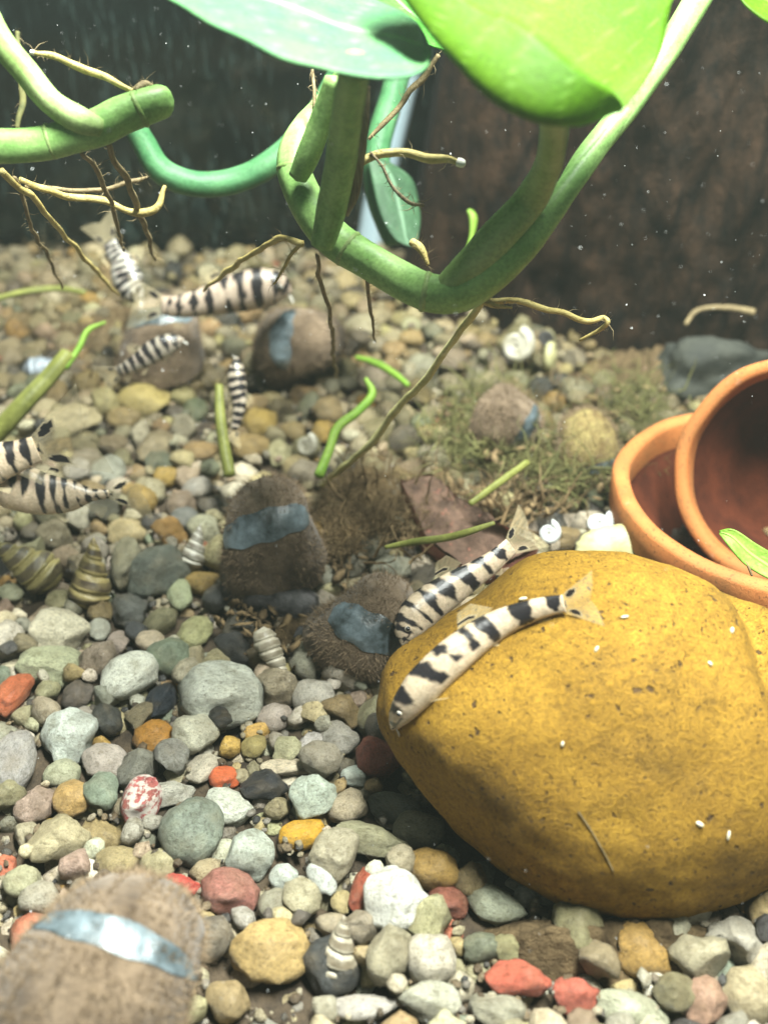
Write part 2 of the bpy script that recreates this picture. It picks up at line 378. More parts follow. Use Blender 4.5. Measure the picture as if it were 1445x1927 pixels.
# ================================================================== the setting
def grid_sheet(name, x0, x1, y0, y1, nx, ny, zf, mat):
    V = [(x0+(x1-x0)*i/nx, y0+(y1-y0)*j/ny, 0) for j in range(ny+1) for i in range(nx+1)]
    V = [(x, y, zf(x, y)) for x, y, _ in V]
    Fc = [(j*(nx+1)+i, j*(nx+1)+i+1, (j+1)*(nx+1)+i+1, (j+1)*(nx+1)+i) for j in range(ny) for i in range(nx)]
    return make(name, V, Fc, mat, origin=(0, 0, 0))
tag(grid_sheet('ground', -30, 30, 2, 50, 220, 180, lambda x, y: -0.28+0.20*noise.noise(Vector((x*0.45, y*0.45, 0)))+0.10*noise.noise(Vector((x*1.7, y*1.7, 3))), 'mulm'),
    'dark brown silt under the gravel', 'ground', kind='structure')
def box_geo(x0, x1, y0, y1, z0, z1):
    V = [(x, y, z) for z in (z0, z1) for y in (y0, y1) for x in (x0, x1)]
    return V, [(0,2,3,1), (4,5,7,6), (0,1,5,4), (2,6,7,3), (0,4,6,2), (1,3,7,5)]
YB = 42.0
V, Fc = box_geo(-30, 30, YB, YB+0.6, -1.2, 34)
tag(make('back_glass_wall', V, Fc, 'glass', smooth=False, origin=(0, YB, 0)), 'streaked dark glass pane closing the back of the tank', 'glass wall', kind='structure')
V, Fc = box_geo(-30, 30, YB+2.0, YB+2.4, -1.2, 34)
tag(make('backdrop', V, Fc, 'black', smooth=False, origin=(0, YB+2.2, 0)), 'black backing behind the glass', 'backing', kind='structure')

# ================================================================== yellow rock
outline = [(718,1350),(720,1290),(736,1245),(776,1205),(830,1165),(885,1130),(930,1092),(960,1060),(990,1040),(1040,1029),(1110,1029),(1200,1040),
 (1290,1075),(1370,1115),(1460,1160),(1540,1240),(1585,1350),(1585,1470),(1540,1580),(1450,1655),(1320,1703),(1200,1720),(1110,1706),(1010,1665),(910,1597),(830,1520),(770,1445),(735,1395)]
RD = 20.2; RC = (1130, 1385)
ang = []; rad = []
for (u, v) in outline:
    du, dv = u-RC[0], RC[1]-v; ang.append(math.atan2(dv, du)); rad.append(math.hypot(du, dv)*RD/F)
o_ = np.argsort(ang); ang = np.array(ang)[o_]; rad = np.array(rad)[o_]
ang3 = np.concatenate([ang-2*PI, ang, ang+2*PI]); rad3 = np.concatenate([rad, rad, rad])
V, Fc = ICO[6]; rc = PD(*RC, RD)
RV = []
for d in V:                                             # d: right, up, toward the camera
    ph = math.atan2(d[1], d[0]); R = sum(np.interp(ph+k, ang3, rad3) for k in (-0.06, 0, 0.06))/3
    s = math.hypot(d[0], d[1]); sx = math.copysign(abs(s)**0.85, 1)
    p = RT*(math.cos(ph)*R*sx)+UPV*(math.sin(ph)*R*sx)
    dz = d[2]*(2.9 if d[2] > 0 else 3.0)*(0.84+0.16*abs(d[2]))
    p = p - FWD*dz
    # fold on the flank away from the fish, a soft hollow and low swells
    q = p.x-3.0+0.28*(p.dot(UPV)-0.4)
    if d[2] > -0.3: p += FWD*0.85*math.exp(-(q/0.36)**2)*max(0, min(1, (p.dot(UPV)+0.5)/1.6))
    n = 0.15*noise.noise(p*0.33+Vector((4,1,2)))+0.07*noise.noise(p*0.9)+0.022*noise.noise(p*2.6)+0.010*noise.noise(p*6)
    RV.append(rc+p*(1+n*0.28)+(p.normalized()*n*0.35))
RV = [Vector(p) for p in RV]
rock = make('boulder', RV, Fc, 'rock')
tag(rock, 'large smooth ochre yellow rock with pitted surface on the gravel', 'rock')
BV = BVHTree.FromPolygons(RV, [tuple(f) for f in Fc.tolist()])
def on_rock(u, v, h=0.0):
    p, n, i, d = BV.ray_cast(EYE, ray(u, v).normalized())
    if p is None: return PD(u, v, RD)-FWD*h
    return p+n*h
rock_min = min(p.z for p in RV)

# ================================================================== gravel
PAL = [((0.50,0.46,0.35),20), ((0.64,0.61,0.53),17), ((0.33,0.30,0.20),16), ((0.36,0.35,0.31),12), ((0.06,0.062,0.066),7), ((0.42,0.33,0.18),12),
       ((0.50,0.33,0.10),2), ((0.46,0.15,0.09),1.4), ((0.24,0.28,0.22),4), ((0.46,0.37,0.30),9), ((0.56,0.52,0.32),8), ((0.15,0.14,0.12),6)]
PN = ['cream','off-white','olive tan','grey','black','tan','ochre','brick red','green grey','pinkish beige','pale yellow','dark grey']
PW = np.array([p[1] for p in PAL], float); PW /= PW.sum()
GX0, GX1, GY0, GY1, GR = -22.0, 22.0, 5.0, 43.0, 0.1
H = np.full((int((GY1-GY0)/GR), int((GX1-GX0)/GR)), -0.62)
OWN = np.zeros_like(H, dtype=bool)
def foot(x, y, a, b, rz):
    R = max(a, b); i0 = int((y-R-GY0)/GR); i1 = int((y+R-GY0)/GR)+2; j0 = int((x-R-GX0)/GR); j1 = int((x+R-GX0)/GR)+2
    i0, j0 = max(i0, 0), max(j0, 0); i1, j1 = min(i1, H.shape[0]), min(j1, H.shape[1])
    if i1 <= i0 or j1 <= j0: return None
    yy, xx = np.mgrid[i0:i1, j0:j1]; dx = GX0+(xx+.5)*GR-x; dy = GY0+(yy+.5)*GR-y
    c, s = math.cos(rz), math.sin(rz); q = ((dx*c+dy*s)/a)**2+((-dx*s+dy*c)/b)**2
    return (slice(i0, i1), slice(j0, j1)), q
def drop(x, y, a, b, c, rz, pct, own=False, zmax=None):
    r = foot(x, y, a, b, rz)
    if r is None: return None
    sl, q = r; m = q < 0.9
    if not m.any(): return None
    lower = c*np.sqrt(np.clip(1-q[m], 0, 1))
    z = np.percentile(H[sl][m]+lower, pct)
    if zmax is not None: z = min(z, zmax)
    h = H[sl]; top = z+c*np.sqrt(np.clip(1-q, 0, 1)); h[m] = np.maximum(h[m], top[m])
    if own: OWN[sl][q < 0.8] = True
    return z
def view_ok(x, y, mrg=120):
    u, v = proj((x, y, 0)); return -mrg < u < 1445+mrg and 300 < v < 1927+mrg*1.6
peb_stuff = []      # x,y,z,a,b,c,rz,tilt,col
def rand_xy():
    while True:
        x = rng.uniform(-19, 19); y = rng.uniform(7, YB-0.3)
        if view_ok(x, y): return x, y
for k in range(2600):                                     # the lower courses
    best = None
    for _ in range(3):
        x, y = rand_xy(); h = H[min(int((y-GY0)/GR), H.shape[0]-1), min(int((x-GX0)/GR), H.shape[1]-1)]
        if best is None or h < best[2]: best = (x, y, h)
    x, y, h = best
    if h > -0.2: continue
    a = rng.uniform(0.22, 0.42); b = a*rng.uniform(0.7, 1); c = a*rng.uniform(0.55, 0.8); rz = rng.uniform(0, PI)
    z = drop(x, y, a, b, c, rz, 60, zmax=-0.25)
    if z is not None: peb_stuff.append((x, y, z, a, b, c, rz, rng.uniform(-.4, .4), rng.choice(len(PAL), p=PW)))

# pebbles read off the photograph: u, v, width, height (px), turn in the picture (deg), colour, 0 round .. 1 angular, material, description
HP = [
 (107,1190,125,85,-8,(0.66,0.62,0.50),.4,'peb','large cream white pebble with one smooth domed face'),
 (243,1268,118,92,25,(0.70,0.70,0.60),.2,'peb','pale white oval pebble lying beside a large pale grey angular one'),
 (413,1312,168,118,-8,(0.56,0.54,0.48),.7,'pit','largest pale grey angular stone with a flat granular top'),
 (290,1388,84,66,5,(0.42,0.19,0.03),.15,'peb','smooth orange brown pebble shaped like a rounded loaf'),
 (92,1252,122,72,-12,(0.56,0.55,0.36),.5,'pit','lumpy pale olive stone beside the large cream white pebble'),
 (22,1306,58,76,-20,(0.52,0.14,0.06),.6,'pit','orange red brick chip with a dark crack'),
 (132,1385,115,100,15,(0.66,0.67,0.62),.6,'pit','white grey chunk with rough dark lower side'),
 (305,1316,52,72,-25,(0.03,0.035,0.05),.6,'pit','blue black cinder chip between white oval and grey angular stones'),
 (365,1380,96,74,-18,(0.48,0.42,0.33),.3,'peb','beige grey pebble right beside the orange brown loaf pebble'),
 (414,1352,48,40,0,(0.04,0.038,0.036),.8,'pit','small black cinder lying against the largest grey stone'),
 (590,1310,82,68,10,(0.50,0.46,0.40),.3,'peb','beige grey pebble near the slender white turret shell'),
 (480,1405,46,50,-35,(0.40,0.32,0.13),.2,'peb','small olive yellow pebble in dark silt'),
 (116,1456,72,56,12,(0.42,0.40,0.30),.1,'peb','smooth olive grey oval pebble above an ochre one'),
 (196,1436,90,72,0,(0.46,0.43,0.36),.3,'peb','blurred beige grey pebble with dusty film'),
 (136,1502,74,74,20,(0.46,0.31,0.11),.2,'peb','ochre brown pebble touching a green grey one'),
 (190,1490,72,70,30,(0.24,0.29,0.24),.2,'peb','green grey pebble touching an ochre brown one'),
 (264,1510,78,88,-10,(0.44,0.11,0.11),.6,'marble','crimson and white marbled stone chip'),
 (421,1467,62,44,0,(0.72,0.16,0.06),.6,'peb','small bright orange red chip'),
 (385,1447,80,60,28,(0.58,0.52,0.45),.8,'peb','beige white angular chip behind the bright orange red one'),
 (432,1522,104,78,-12,(0.66,0.70,0.62),.6,'pit','chalky mint white stone beneath the bright orange red chip'),
 (496,1480,92,68,-12,(0.028,0.03,0.034),.7,'peb','black glossy angular stone beside chalky mint ones'),
 (592,1495,98,84,5,(0.56,0.62,0.50),.6,'pit','rough pale mint stone below a flat cream one'),
 (540,1446,108,36,4,(0.62,0.56,0.38),.8,'peb','flat cream slab of stone with a straight top edge'),
 (665,1462,50,40,6,(0.66,0.66,0.60),.7,'peb','small white cube-like chip beside a dull red lump'),
 (360,1565,128,130,12,(0.19,0.205,0.165),.3,'peb','big dark green grey stone with a broad flat face'),
 (322,1492,92,50,8,(0.66,0.63,0.55),.5,'pit','crumbly white stone tucked behind the dark green grey one'),
 (108,1582,122,100,0,(0.42,0.37,0.22),.7,'peb','large olive tan block with a squared top'),
 (226,1622,92,68,18,(0.42,0.34,0.17),.6,'pit','olive yellow wedge of stone with dark dimples'),
 (298,1625,76,52,-8,(0.46,0.38,0.24),.2,'peb','rounded tan pebble beside the olive yellow wedge'),
 (466,1606,102,100,28,(0.58,0.58,0.50),.7,'pit','pale triangular stone with grey veins'),
 (568,1571,94,58,18,(0.66,0.38,0.035),.3,'peb','bright yellow orange pebble with fine dark dots'),
 (628,1605,84,92,-20,(0.40,0.36,0.25),.5,'peb','olive tan flat stone below the bright yellow orange pebble'),
 (700,1580,150,62,-18,(0.36,0.34,0.22),.4,'pit','long olive stone with one dark spot'),
 (338,1666,80,46,-8,(0.60,0.10,0.07),.5,'peb','vivid red chip next to a pinkish brick lump'),
 (430,1682,122,80,-18,(0.46,0.20,0.15),.6,'pit','pinkish brick lump with speckled face'),
 (534,1650,56,52,0,(0.58,0.57,0.52),.05,'peb','small round whitish grey pebble like a marble'),
 (605,1652,50,76,25,(0.60,0.60,0.55),.3,'peb','upright white grey oval pebble'),
 (681,1676,42,86,-12,(0.36,0.09,0.05),.6,'pit','narrow dark red brick sliver beside a white triangular stone'),
 (748,1690,128,122,-25,(0.72,0.71,0.62),.6,'peb','bright white triangular stone with a rounded tip'),
 (515,1702,62,62,0,(0.34,0.32,0.22),.1,'peb','round olive grey pebble below the whitish marble-like one'),
 (510,1795,155,124,15,(0.42,0.32,0.13),.35,'peb','big ochre olive stone shaped like a blunt wedge'),
 (642,1700,42,50,0,(0.50,0.42,0.20),.2,'peb','small pale ochre pebble by the dark red sliver'),
 (842,1700,84,60,-22,(0.34,0.13,0.09),.5,'pit','dull brick red stone in the shade of the yellow rock'),
 (935,1706,120,76,-20,(0.46,0.45,0.36),.5,'pit','pale block with dark algae spots in the shade of the rock'),
 (810,1805,98,98,20,(0.54,0.48,0.38),.3,'peb','beige white stone with a domed top below a dull red one'),
 (975,1845,130,74,-12,(0.62,0.16,0.10),.7,'pit','coral red pitted chunk with black pores'),
 (1086,1872,98,70,-6,(0.56,0.15,0.11),.6,'pit','coral red chunk joined end to end with a pitted one'),
 (1190,1900,140,70,-15,(0.56,0.53,0.38),.4,'pit','cream stone with wrinkled top in front of the yellow rock'),
 (1330,1880,78,98,-30,(0.38,0.24,0.16),.7,'peb','brownish pink angular splinter'),
 (1412,1880,120,112,-10,(0.42,0.36,0.20),.4,'peb','glossy olive tan stone beside the brownish pink splinter'),
 (808,1880,124,80,-10,(0.54,0.49,0.40),.6,'pit','knobbly beige stone beside a domed beige white one'),
 (690,1897,140,52,6,(0.55,0.54,0.48),.5,'pit','long chalky stone beside the knobbly beige one'),
 (935,1905,112,70,-10,(0.44,0.40,0.30),.3,'pit','dusty olive beige stone in front of the coral chunk'),
 (958,1782,64,52,0,(0.40,0.37,0.20),.6,'pit','small squared olive chip in the rock shade'),
 (788,1562,100,72,-10,(0.34,0.33,0.26),.2,'peb','smooth grey olive pebble tucked under the rock edge'),
 (742,1522,112,56,-20,(0.18,0.175,0.16),.4,'peb','dark grey long stone tucked under the rock edge'),
 (712,1430,92,84,-25,(0.32,0.11,0.085),.6,'pit','dull red lump wedged against the yellow rock'),
 (638,1393,80,62,10,(0.48,0.45,0.38),.7,'pit','grey beige angular chip beside the dull red lump'),
 (585,1406,48,60,-25,(0.66,0.66,0.64),.6,'pit','snow white knobbly chip'),
 (542,1410,54,48,-20,(0.52,0.47,0.32),.8,'peb','cream chip with a black side'),
 (270,755,108,78,-15,(0.62,0.50,0.22),.5,'peb','large pale yellow stone behind the blurred striped fish'),
 (234,787,78,50,-10,(0.44,0.35,0.17),.1,'peb','smooth tan bean-like pebble under the large pale yellow stone'),
 (490,796,66,60,0,(0.62,0.47,0.13),.1,'peb','round yellow pebble beside an olive stalk'),
 (468,838,80,52,5,(0.42,0.31,0.14),.2,'peb','tan brown pebble below the round yellow one'),
 (140,786,112,60,20,(0.52,0.47,0.33),.6,'peb','long cream stone pointing up towards the yellow one'),
 (290,842,62,70,-30,(0.42,0.36,0.22),.2,'peb','tan pebble standing on edge'),
 (144,886,52,46,0,(0.60,0.60,0.54),.2,'pit','white speckled pebble beside a larger whitish one'),
 (203,886,72,60,-8,(0.50,0.50,0.45),.2,'pit','whitish grey speckled pebble near the striped fish'),
 (527,850,50,58,5,(0.54,0.49,0.34),.6,'peb','cream upright chip behind the big snail'),
 (370,920,60,44,25,(0.46,0.44,0.42),.3,'peb','lilac grey pebble beside the big fuzzy snail'),
 (345,975,54,46,0,(0.26,0.27,0.29),.3,'peb','slate blue grey pebble with pale cap'),
 (240,1000,76,62,15,(0.52,0.43,0.26),.3,'peb','cream tan pebble with glossy edge'),
 (236,1062,60,100,5,(0.28,0.27,0.19),.5,'peb','tall olive grey slab beside the banded conical snail'),
 (302,1072,100,112,-25,(0.13,0.15,0.13),.6,'peb','large dark bottle green stone'),
 (337,1120,48,66,15,(0.42,0.46,0.30),.1,'peb','mint olive oval pebble leaning on the dark stone'),
 (246,1150,72,68,25,(0.12,0.12,0.115),.6,'peb','dark charcoal angular pebble'),
 (368,1190,58,72,-25,(0.44,0.43,0.22),.4,'peb','olive yellow egg-shaped stone'),
 (20,1116,48,36,15,(0.46,0.50,0.36),.2,'peb','pale mint pebble beneath the second banded snail'),
 (112,1130,54,46,-20,(0.48,0.48,0.28),.4,'peb','olive cream pebble above the large cream white one'),
 (186,1186,42,44,0,(0.64,0.62,0.56),.3,'peb','small white pebble beside the large cream white one'),
 (221,1208,46,52,0,(0.48,0.41,0.34),.4,'peb','pinkish beige pebble with flat top'),
 (281,1205,56,42,-15,(0.58,0.53,0.36),.3,'peb','cream pebble with a yellow tint near the white oval'),
 (382,850,76,46,18,(0.44,0.33,0.16),.4,'peb','ochre tan flat stone at the foot of the olive stalk'),
 (700,1235-520,64,60,0,(0.55,0.52,0.44),.3,'peb','cream pebble below the long yellow root'),
 (795,690,60,52,0,(0.56,0.56,0.52),.3,'peb','whitish pebble beside the long yellow root'),
 (850,680,62,54,0,(0.48,0.44,0.35),.1,'peb','round beige pebble beyond the long yellow root'),
 (680,615,60,54,0,(0.50,0.47,0.38),.1,'peb','round cream pebble behind the vine loop'),
 (740,640,50,40,0,(0.40,0.37,0.28),.2,'peb','olive beige pebble among the hanging roots'),
 (1085,735,70,50,0,(0.40,0.37,0.28),.5,'peb','dusty pale stone at the moss edge'),
 (25,1440,90,120,5,(0.26,0.26,0.25),.3,'peb','blurred plain grey stone beside the white grey chunk'),
 (40,1660,70,60,0,(0.42,0.38,0.27),.3,'peb','olive stone beside the fuzzy snail with a blue crescent'),
]
hand = []; HVAR = {}
for i, (u, v, wp, hp, turn, col, angu, mat, lab) in enumerate(HP):
    z0 = 0.15; p = PZ(u, v, z0); d = dep(p); a = 0.5*wp*d/F; vv = 0.5*hp*d/F
    el = math.asin(-(ray(u, v).normalized().z))
    # seen height mixes depth and thickness of the stone; take the thickness as 0.7 of the mean
    c = 0.85*min(a, vv); t = vv*vv-(c*math.cos(el))**2; b = math.sqrt(max(t, (0.55*vv)**2))/math.sin(el)
    b = min(b, 1.35*max(a, vv))
    rz = math.radians(turn)
    z = drop(p.x, p.y, a, b, c, rz, 72, own=True, zmax=0.45)
    if z is None: z = 0.1
    z = max(z, -0.05)
    p2 = PZ(u, v, z)
    hand.append((p2.x, p2.y, z, a, b, c, rz, 0.0, col, angu, mat, lab))
# pebbles that fill in between
centers = [(h[0], h[1], 0.8*max(h[3], h[4])*0.9) for h in hand]
ob = [tuple(o) for o in outline]
def in_poly(u, v, poly):
    r = False; j = len(poly)-1
    for i in range(len(poly)):
        (x1, y1), (x2, y2) = poly[i], poly[j]
        if (y1 > v) != (y2 > v) and u < (x2-x1)*(v-y1)/(y2-y1)+x1: r = not r
        j = i
    return r
fill = []
cx = np.array([c[0] for c in centers]+[0.0]*4000); cy = np.array([c[1] for c in centers]+[0.0]*4000); cr = np.array([c[2] for c in centers]+[0.0]*4000)
nc = len(centers)
sizes = sorted([float(np.clip(rng.lognormal(math.log(0.25), 0.42), 0.09, 0.52)) for _ in range(22000)], reverse=True)
rkx, rky = rc.x, rc.y; POTC = PZ(1487, 922, 2.2)
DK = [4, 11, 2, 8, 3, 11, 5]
for a in sizes:
    x, y = rand_xy()
    if ((x-rkx)/3.4)**2+((y-rky)/2.6)**2 < 1 or math.hypot(x-POTC.x, y-POTC.y) < 4.3: continue
    b = a*rng.uniform(0.68, 1.0); rr = 0.86*(a+b)/2
    if nc and ((cx[:nc]-x)**2+(cy[:nc]-y)**2 < (cr[:nc]+rr)**2*0.70).any(): continue
    f = foot(x, y, a, b, 0)
    if f is None or OWN[f[0]][f[1] < 1].mean() > 0.22: continue
    c = a*rng.uniform(0.65, 0.95); rz = rng.uniform(0, PI)
    z = drop(x, y, a, b, c, rz, 62, zmax=0.30)
    cx[nc], cy[nc], cr[nc] = x, y, rr; nc += 1
    ci = int(rng.choice(len(PAL), p=PW)); uu, vv_ = proj((x, y, 0))
    if rng.random() < 0.8*math.exp(-((uu-560)/150)**2-((vv_-1190)/95)**2)+0.6*math.exp(-((uu-1000)/220)**2-((vv_-850)/90)**2)+0.85*math.exp(-((uu-1160)/270)**2-((vv_-1775)/75)**2): ci = DK[int(rng.integers(len(DK)))]  # dark stones picked more often; by snails and rock this paints in shade
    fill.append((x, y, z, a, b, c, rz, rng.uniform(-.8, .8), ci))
    if nc > 4000: break

NV = 35
VAR = []
for i in range(NV):
    angu = [0.05, 0.25, 0.5, 0.8, 1.1][i % 5]
    Vp, Fp = pebble_shape(i+1, 3, angu)
    me = bpy.data.meshes.new('pebble_shape'); me.from_pydata((Vp*S).tolist(), [], Fp.tolist())
    me.polygons.foreach_set('use_smooth', [True]*len(me.polygons)); me.materials.append(MAT['peb'])
    VAR.append((angu, me))
LOW = [pebble_shape(i+40, 2, [0.2, 0.5, 0.8, 1.1][i % 4]) for i in range(16)]
def jit(c, k=0.14):
    if k > 0.1: c = tuple(q*m for q, m in zip(c, (0.86, 0.83, 0.76)))
    f = 1+rng.uniform(-k, k*0.6); return tuple(float(np.clip(x*f*(1+rng.uniform(-0.06, 0.06)), 0.01, 0.85)) for x in c)
def silt(y, x=0.0):                                            # brown film plus the murk's dimming put into the colour, growing towards the back
    k = min(1, max(0, (y-17)/13)); q = 1.08+0.75*k*noise.noise(Vector((x*0.22, y*0.22, 5))); return (q*(1-0.46*k), q*(1-0.50*k), q*(1-0.60*k))
def put_pebble(name, x, y, z, a, b, c, rz, tilt, col, angu, mat, label, group):
    cand = [m for q, m in VAR if abs(q-angu) < 0.2] or [m for q, m in VAR]
    o = bpy.data.objects.new(name, random.choice(cand)); COL.objects.link(o)
    o.location = (x*S, y*S, z*S); o.scale = (a, b, c)
    o.rotation_euler = (tilt, tilt*0.6, rz); o.color = (*[q*m for q, m in zip(col, silt(y, x))], 1)
    o.material_slots[0].link = 'OBJECT'; o.material_slots[0].material = MAT[mat]
    return tag(o, label, 'pebble', group)
for h in hand:
    put_pebble('pebble', *h[:8], jit(h[8], 0.03), h[9], h[10], h[11], 'pebbles on the gravel bed')
# the ones that show largest come out as single pebbles, the rest is one mass
def shown(p):
    u, v = proj(p[:3])
    if not (0 < u < 1445 and 380 < v < 1927) or in_poly(u, v, ob): return 0
    if math.hypot(u-190, v-1800) < 210 or (380 < u < 620 and 890 < v < 1130) or (600 < u < 740 and 1060 < v < 1270) or (u > 1150 and v < 1130): return 0
    return p[3]*p[4]/dep(p[:3])**2
LAND = [(rc, 'by the foot of the yellow rock', 3.4), (PZ(497,992,0), 'near the big snail with the silver band', 1.2), (PZ(185,1800,0), 'near the snail with a blue crescent', 1.6),
 (PZ(690,1130,0), 'near the snail wedged at the rock', 1.0), (PZ(413,1312,0), 'near the largest pale grey angular stone', 0.5), (PZ(107,1190,0), 'near the large cream white domed pebble', 0.4),
 (PZ(360,1565,0), 'near the big dark green grey stone', 0.4), (PZ(748,1690,0), 'near the bright white triangular stone', 0.4), (PZ(568,1571,0), 'near the bright yellow orange pebble', 0.3), (PZ(510,1795,0), 'near the big ochre olive wedge', 0.4),
 (PZ(1030,1850,0), 'near the coral red chunks', 0.5), (PZ(270,755,0), 'near the large pale yellow stone', 0.4), (PZ(100,930,0), 'under the pale narrow striped loach', 0.4), (PZ(302,1072,0), 'near the large bottle green stone', 0.4),
 (PZ(585,660,0), 'near the snail under the vine loop', 1.0), (PZ(305,640,0), 'near the dark fuzzy far snail', 1.0), (PZ(1000,820,0), 'beside the green moss', 1.0), (PZ(300,480,0), 'at the foot of the back glass', 1.0), (PZ(850,640,0), 'in front of the dark wood slab', 1.0),
 (PZ(290,1388,0), 'near the smooth orange brown loaf pebble', 0.2), (PZ(800,720,0), 'under the long yellow root', 0.6)]
ordr = sorted(range(len(fill)), key=lambda i: -shown(fill[i]))
NSINGLE = 300-len(hand)
for i in ordr[:NSINGLE]:
    f = fill[i]; ci = f[8]; shape = 0.1 if rng.random() < 0.25 else float(rng.choice([0.25, 0.5, 0.75, 0.95]))
    word = 'rounded' if shape < 0.3 else 'angular'; sz = 'larger' if f[3] > 0.42 else 'small'
    pt = Vector(f[:3]); lm = min(LAND, key=lambda q: (Vector(q[0])-pt).length-q[2])
    lab = f'{sz} {word} {PN[ci]} pebble {lm[1]}'
    put_pebble('pebble', *f[:8], jit(PAL[ci][0]), shape, 'pit' if shape > 0.6 else 'peb', lab, 'pebbles on the gravel bed')
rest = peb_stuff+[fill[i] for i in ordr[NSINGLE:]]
VV, FF, CC = [], [], []; off = 0
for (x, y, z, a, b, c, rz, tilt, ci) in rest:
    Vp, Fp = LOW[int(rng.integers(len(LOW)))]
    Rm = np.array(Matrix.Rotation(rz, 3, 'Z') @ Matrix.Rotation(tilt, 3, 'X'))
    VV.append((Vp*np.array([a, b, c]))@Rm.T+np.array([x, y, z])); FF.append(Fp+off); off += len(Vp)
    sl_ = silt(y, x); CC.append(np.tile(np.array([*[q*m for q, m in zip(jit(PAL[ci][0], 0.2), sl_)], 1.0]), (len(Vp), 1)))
def fast_mesh(name, VV, FF, mat, CC=None, parent=None):
    V = np.vstack(VV); Fc = np.vstack(FF)
    org = np.array(ORIG[parent.name]) if parent is not None else np.zeros(3)
    me = bpy.data.meshes.new(name); me.vertices.add(len(V)); me.vertices.foreach_set('co', ((V-org)*S).astype(np.float32).ravel())
    k = Fc.shape[1]; me.loops.add(Fc.size); me.loops.foreach_set('vertex_index', Fc.ravel().astype(np.int32))
    me.polygons.add(len(Fc)); me.polygons.foreach_set('loop_start', np.arange(0, Fc.size, k, dtype=np.int32))
    me.update(calc_edges=True); me.polygons.foreach_set('use_smooth', [True]*len(Fc))
    me.materials.append(MAT[mat])
    if CC is not None:
        at = me.color_attributes.new('Col', 'FLOAT_COLOR', 'POINT'); at.data.foreach_set('color', np.vstack(CC).astype(np.float32).ravel())
    o = bpy.data.objects.new(name, me); COL.objects.link(o); ORIG[o.name] = Vector(org)
    if parent is not None: o.parent = parent
    return o
tag(fast_mesh('gravel', VV, FF, 'gravel', CC), 'mixed multicoloured river gravel covering the tank floor', 'gravel', kind='stuff')

# ================================================================== snails
def shell_geo(W, k, a, c, turns, nth, nph, e=1.0, rib=0.0, sq=1.0):
    b = math.log(W)/(2*PI); P = np.zeros((nth, nph, 3)); TH = np.linspace(-2*PI*turns, 0, nth)
    for i, th in enumerate(TH):
        r = math.exp(b*th); er = np.array([math.cos(th), math.sin(th), 0]); rr = a*r*(1+rib*math.sin(th*14))
        for j in range(nph):
            ph = 2*PI*j/nph
            P[i, j] = er*k*r+np.array([0, 0, -c*r])+rr*(math.copysign(abs(math.cos(ph))**sq, math.cos(ph))*er+e*math.sin(ph)*np.array([0, 0, 1]))
    return P, TH
def put_shell(P, radius, frame, center):
    ext = np.abs(P[:, :, :2]).max(); lo = P.reshape(-1, 3).min(0); hi = P.reshape(-1, 3).max(0)
    Q = (P-np.array([0, 0, (lo[2]+hi[2])/2]))*(radius/ext)
    return Q@np.array(frame).T+np.array(center)
def grid_faces(i0, i1, nph, wrap=True):
    return [(i*nph+j, i*nph+(j+1) % nph, (i+1)*nph+(j+1) % nph, (i+1)*nph+j) for i in range(i0, i1) for j in range(nph)]
def sub_mesh(P, i0, i1, cap=None):
    nph = P.shape[1]; V = P[i0:i1+1].reshape(-1, 3).tolist(); Fc = grid_faces(0, i1-i0, nph)
    return V, Fc
def fuzz(name, V, Fc, n, length, wid, mat, parent):
    V = np.array(V); Fc = np.array(Fc); c = V[Fc].mean(1); nrm = np.cross(V[Fc[:, 1]]-V[Fc[:, 0]], V[Fc[:, 2]]-V[Fc[:, 0]])
    ar = np.linalg.norm(nrm, axis=1); nrm /= ar[:, None]+1e-12
    cen = V.mean(0)
    idx = rng.choice(len(Fc), n, p=ar/ar.sum())
    q = V[Fc[idx]]; wts = rng.dirichlet(np.ones(q.shape[1]), n)
    p = (q*wts[:, :, None]).sum(1); nn = nrm[idx]; sgn = np.sign((nn*(p-cen)).sum(1)); nn = nn*sgn[:, None]
    d = nn+rng.normal(0, 0.55, (n, 3)); L = rng.uniform(0.3, 1.0, n)*length
    s = np.cross(d, rng.normal(0, 1, (n, 3))); s /= np.linalg.norm(s, axis=1)[:, None]+1e-9
    tri = np.stack([p-s*wid, p+s*wid, p+d*L[:, None]], 1).reshape(-1, 3)
    o = fast_mesh(name, [tri], [np.arange(3*n).reshape(-1, 3)], mat, parent=parent); o['kind'] = 'stuff'; return o
def frame_for(axis, facing, growth_down=True):
    A = Vector(axis).normalized(); e1 = Vector(facing); e1 = (e1-A*e1.dot(A)).normalized(); e2 = A.cross(e1)
    return A, e1, e2
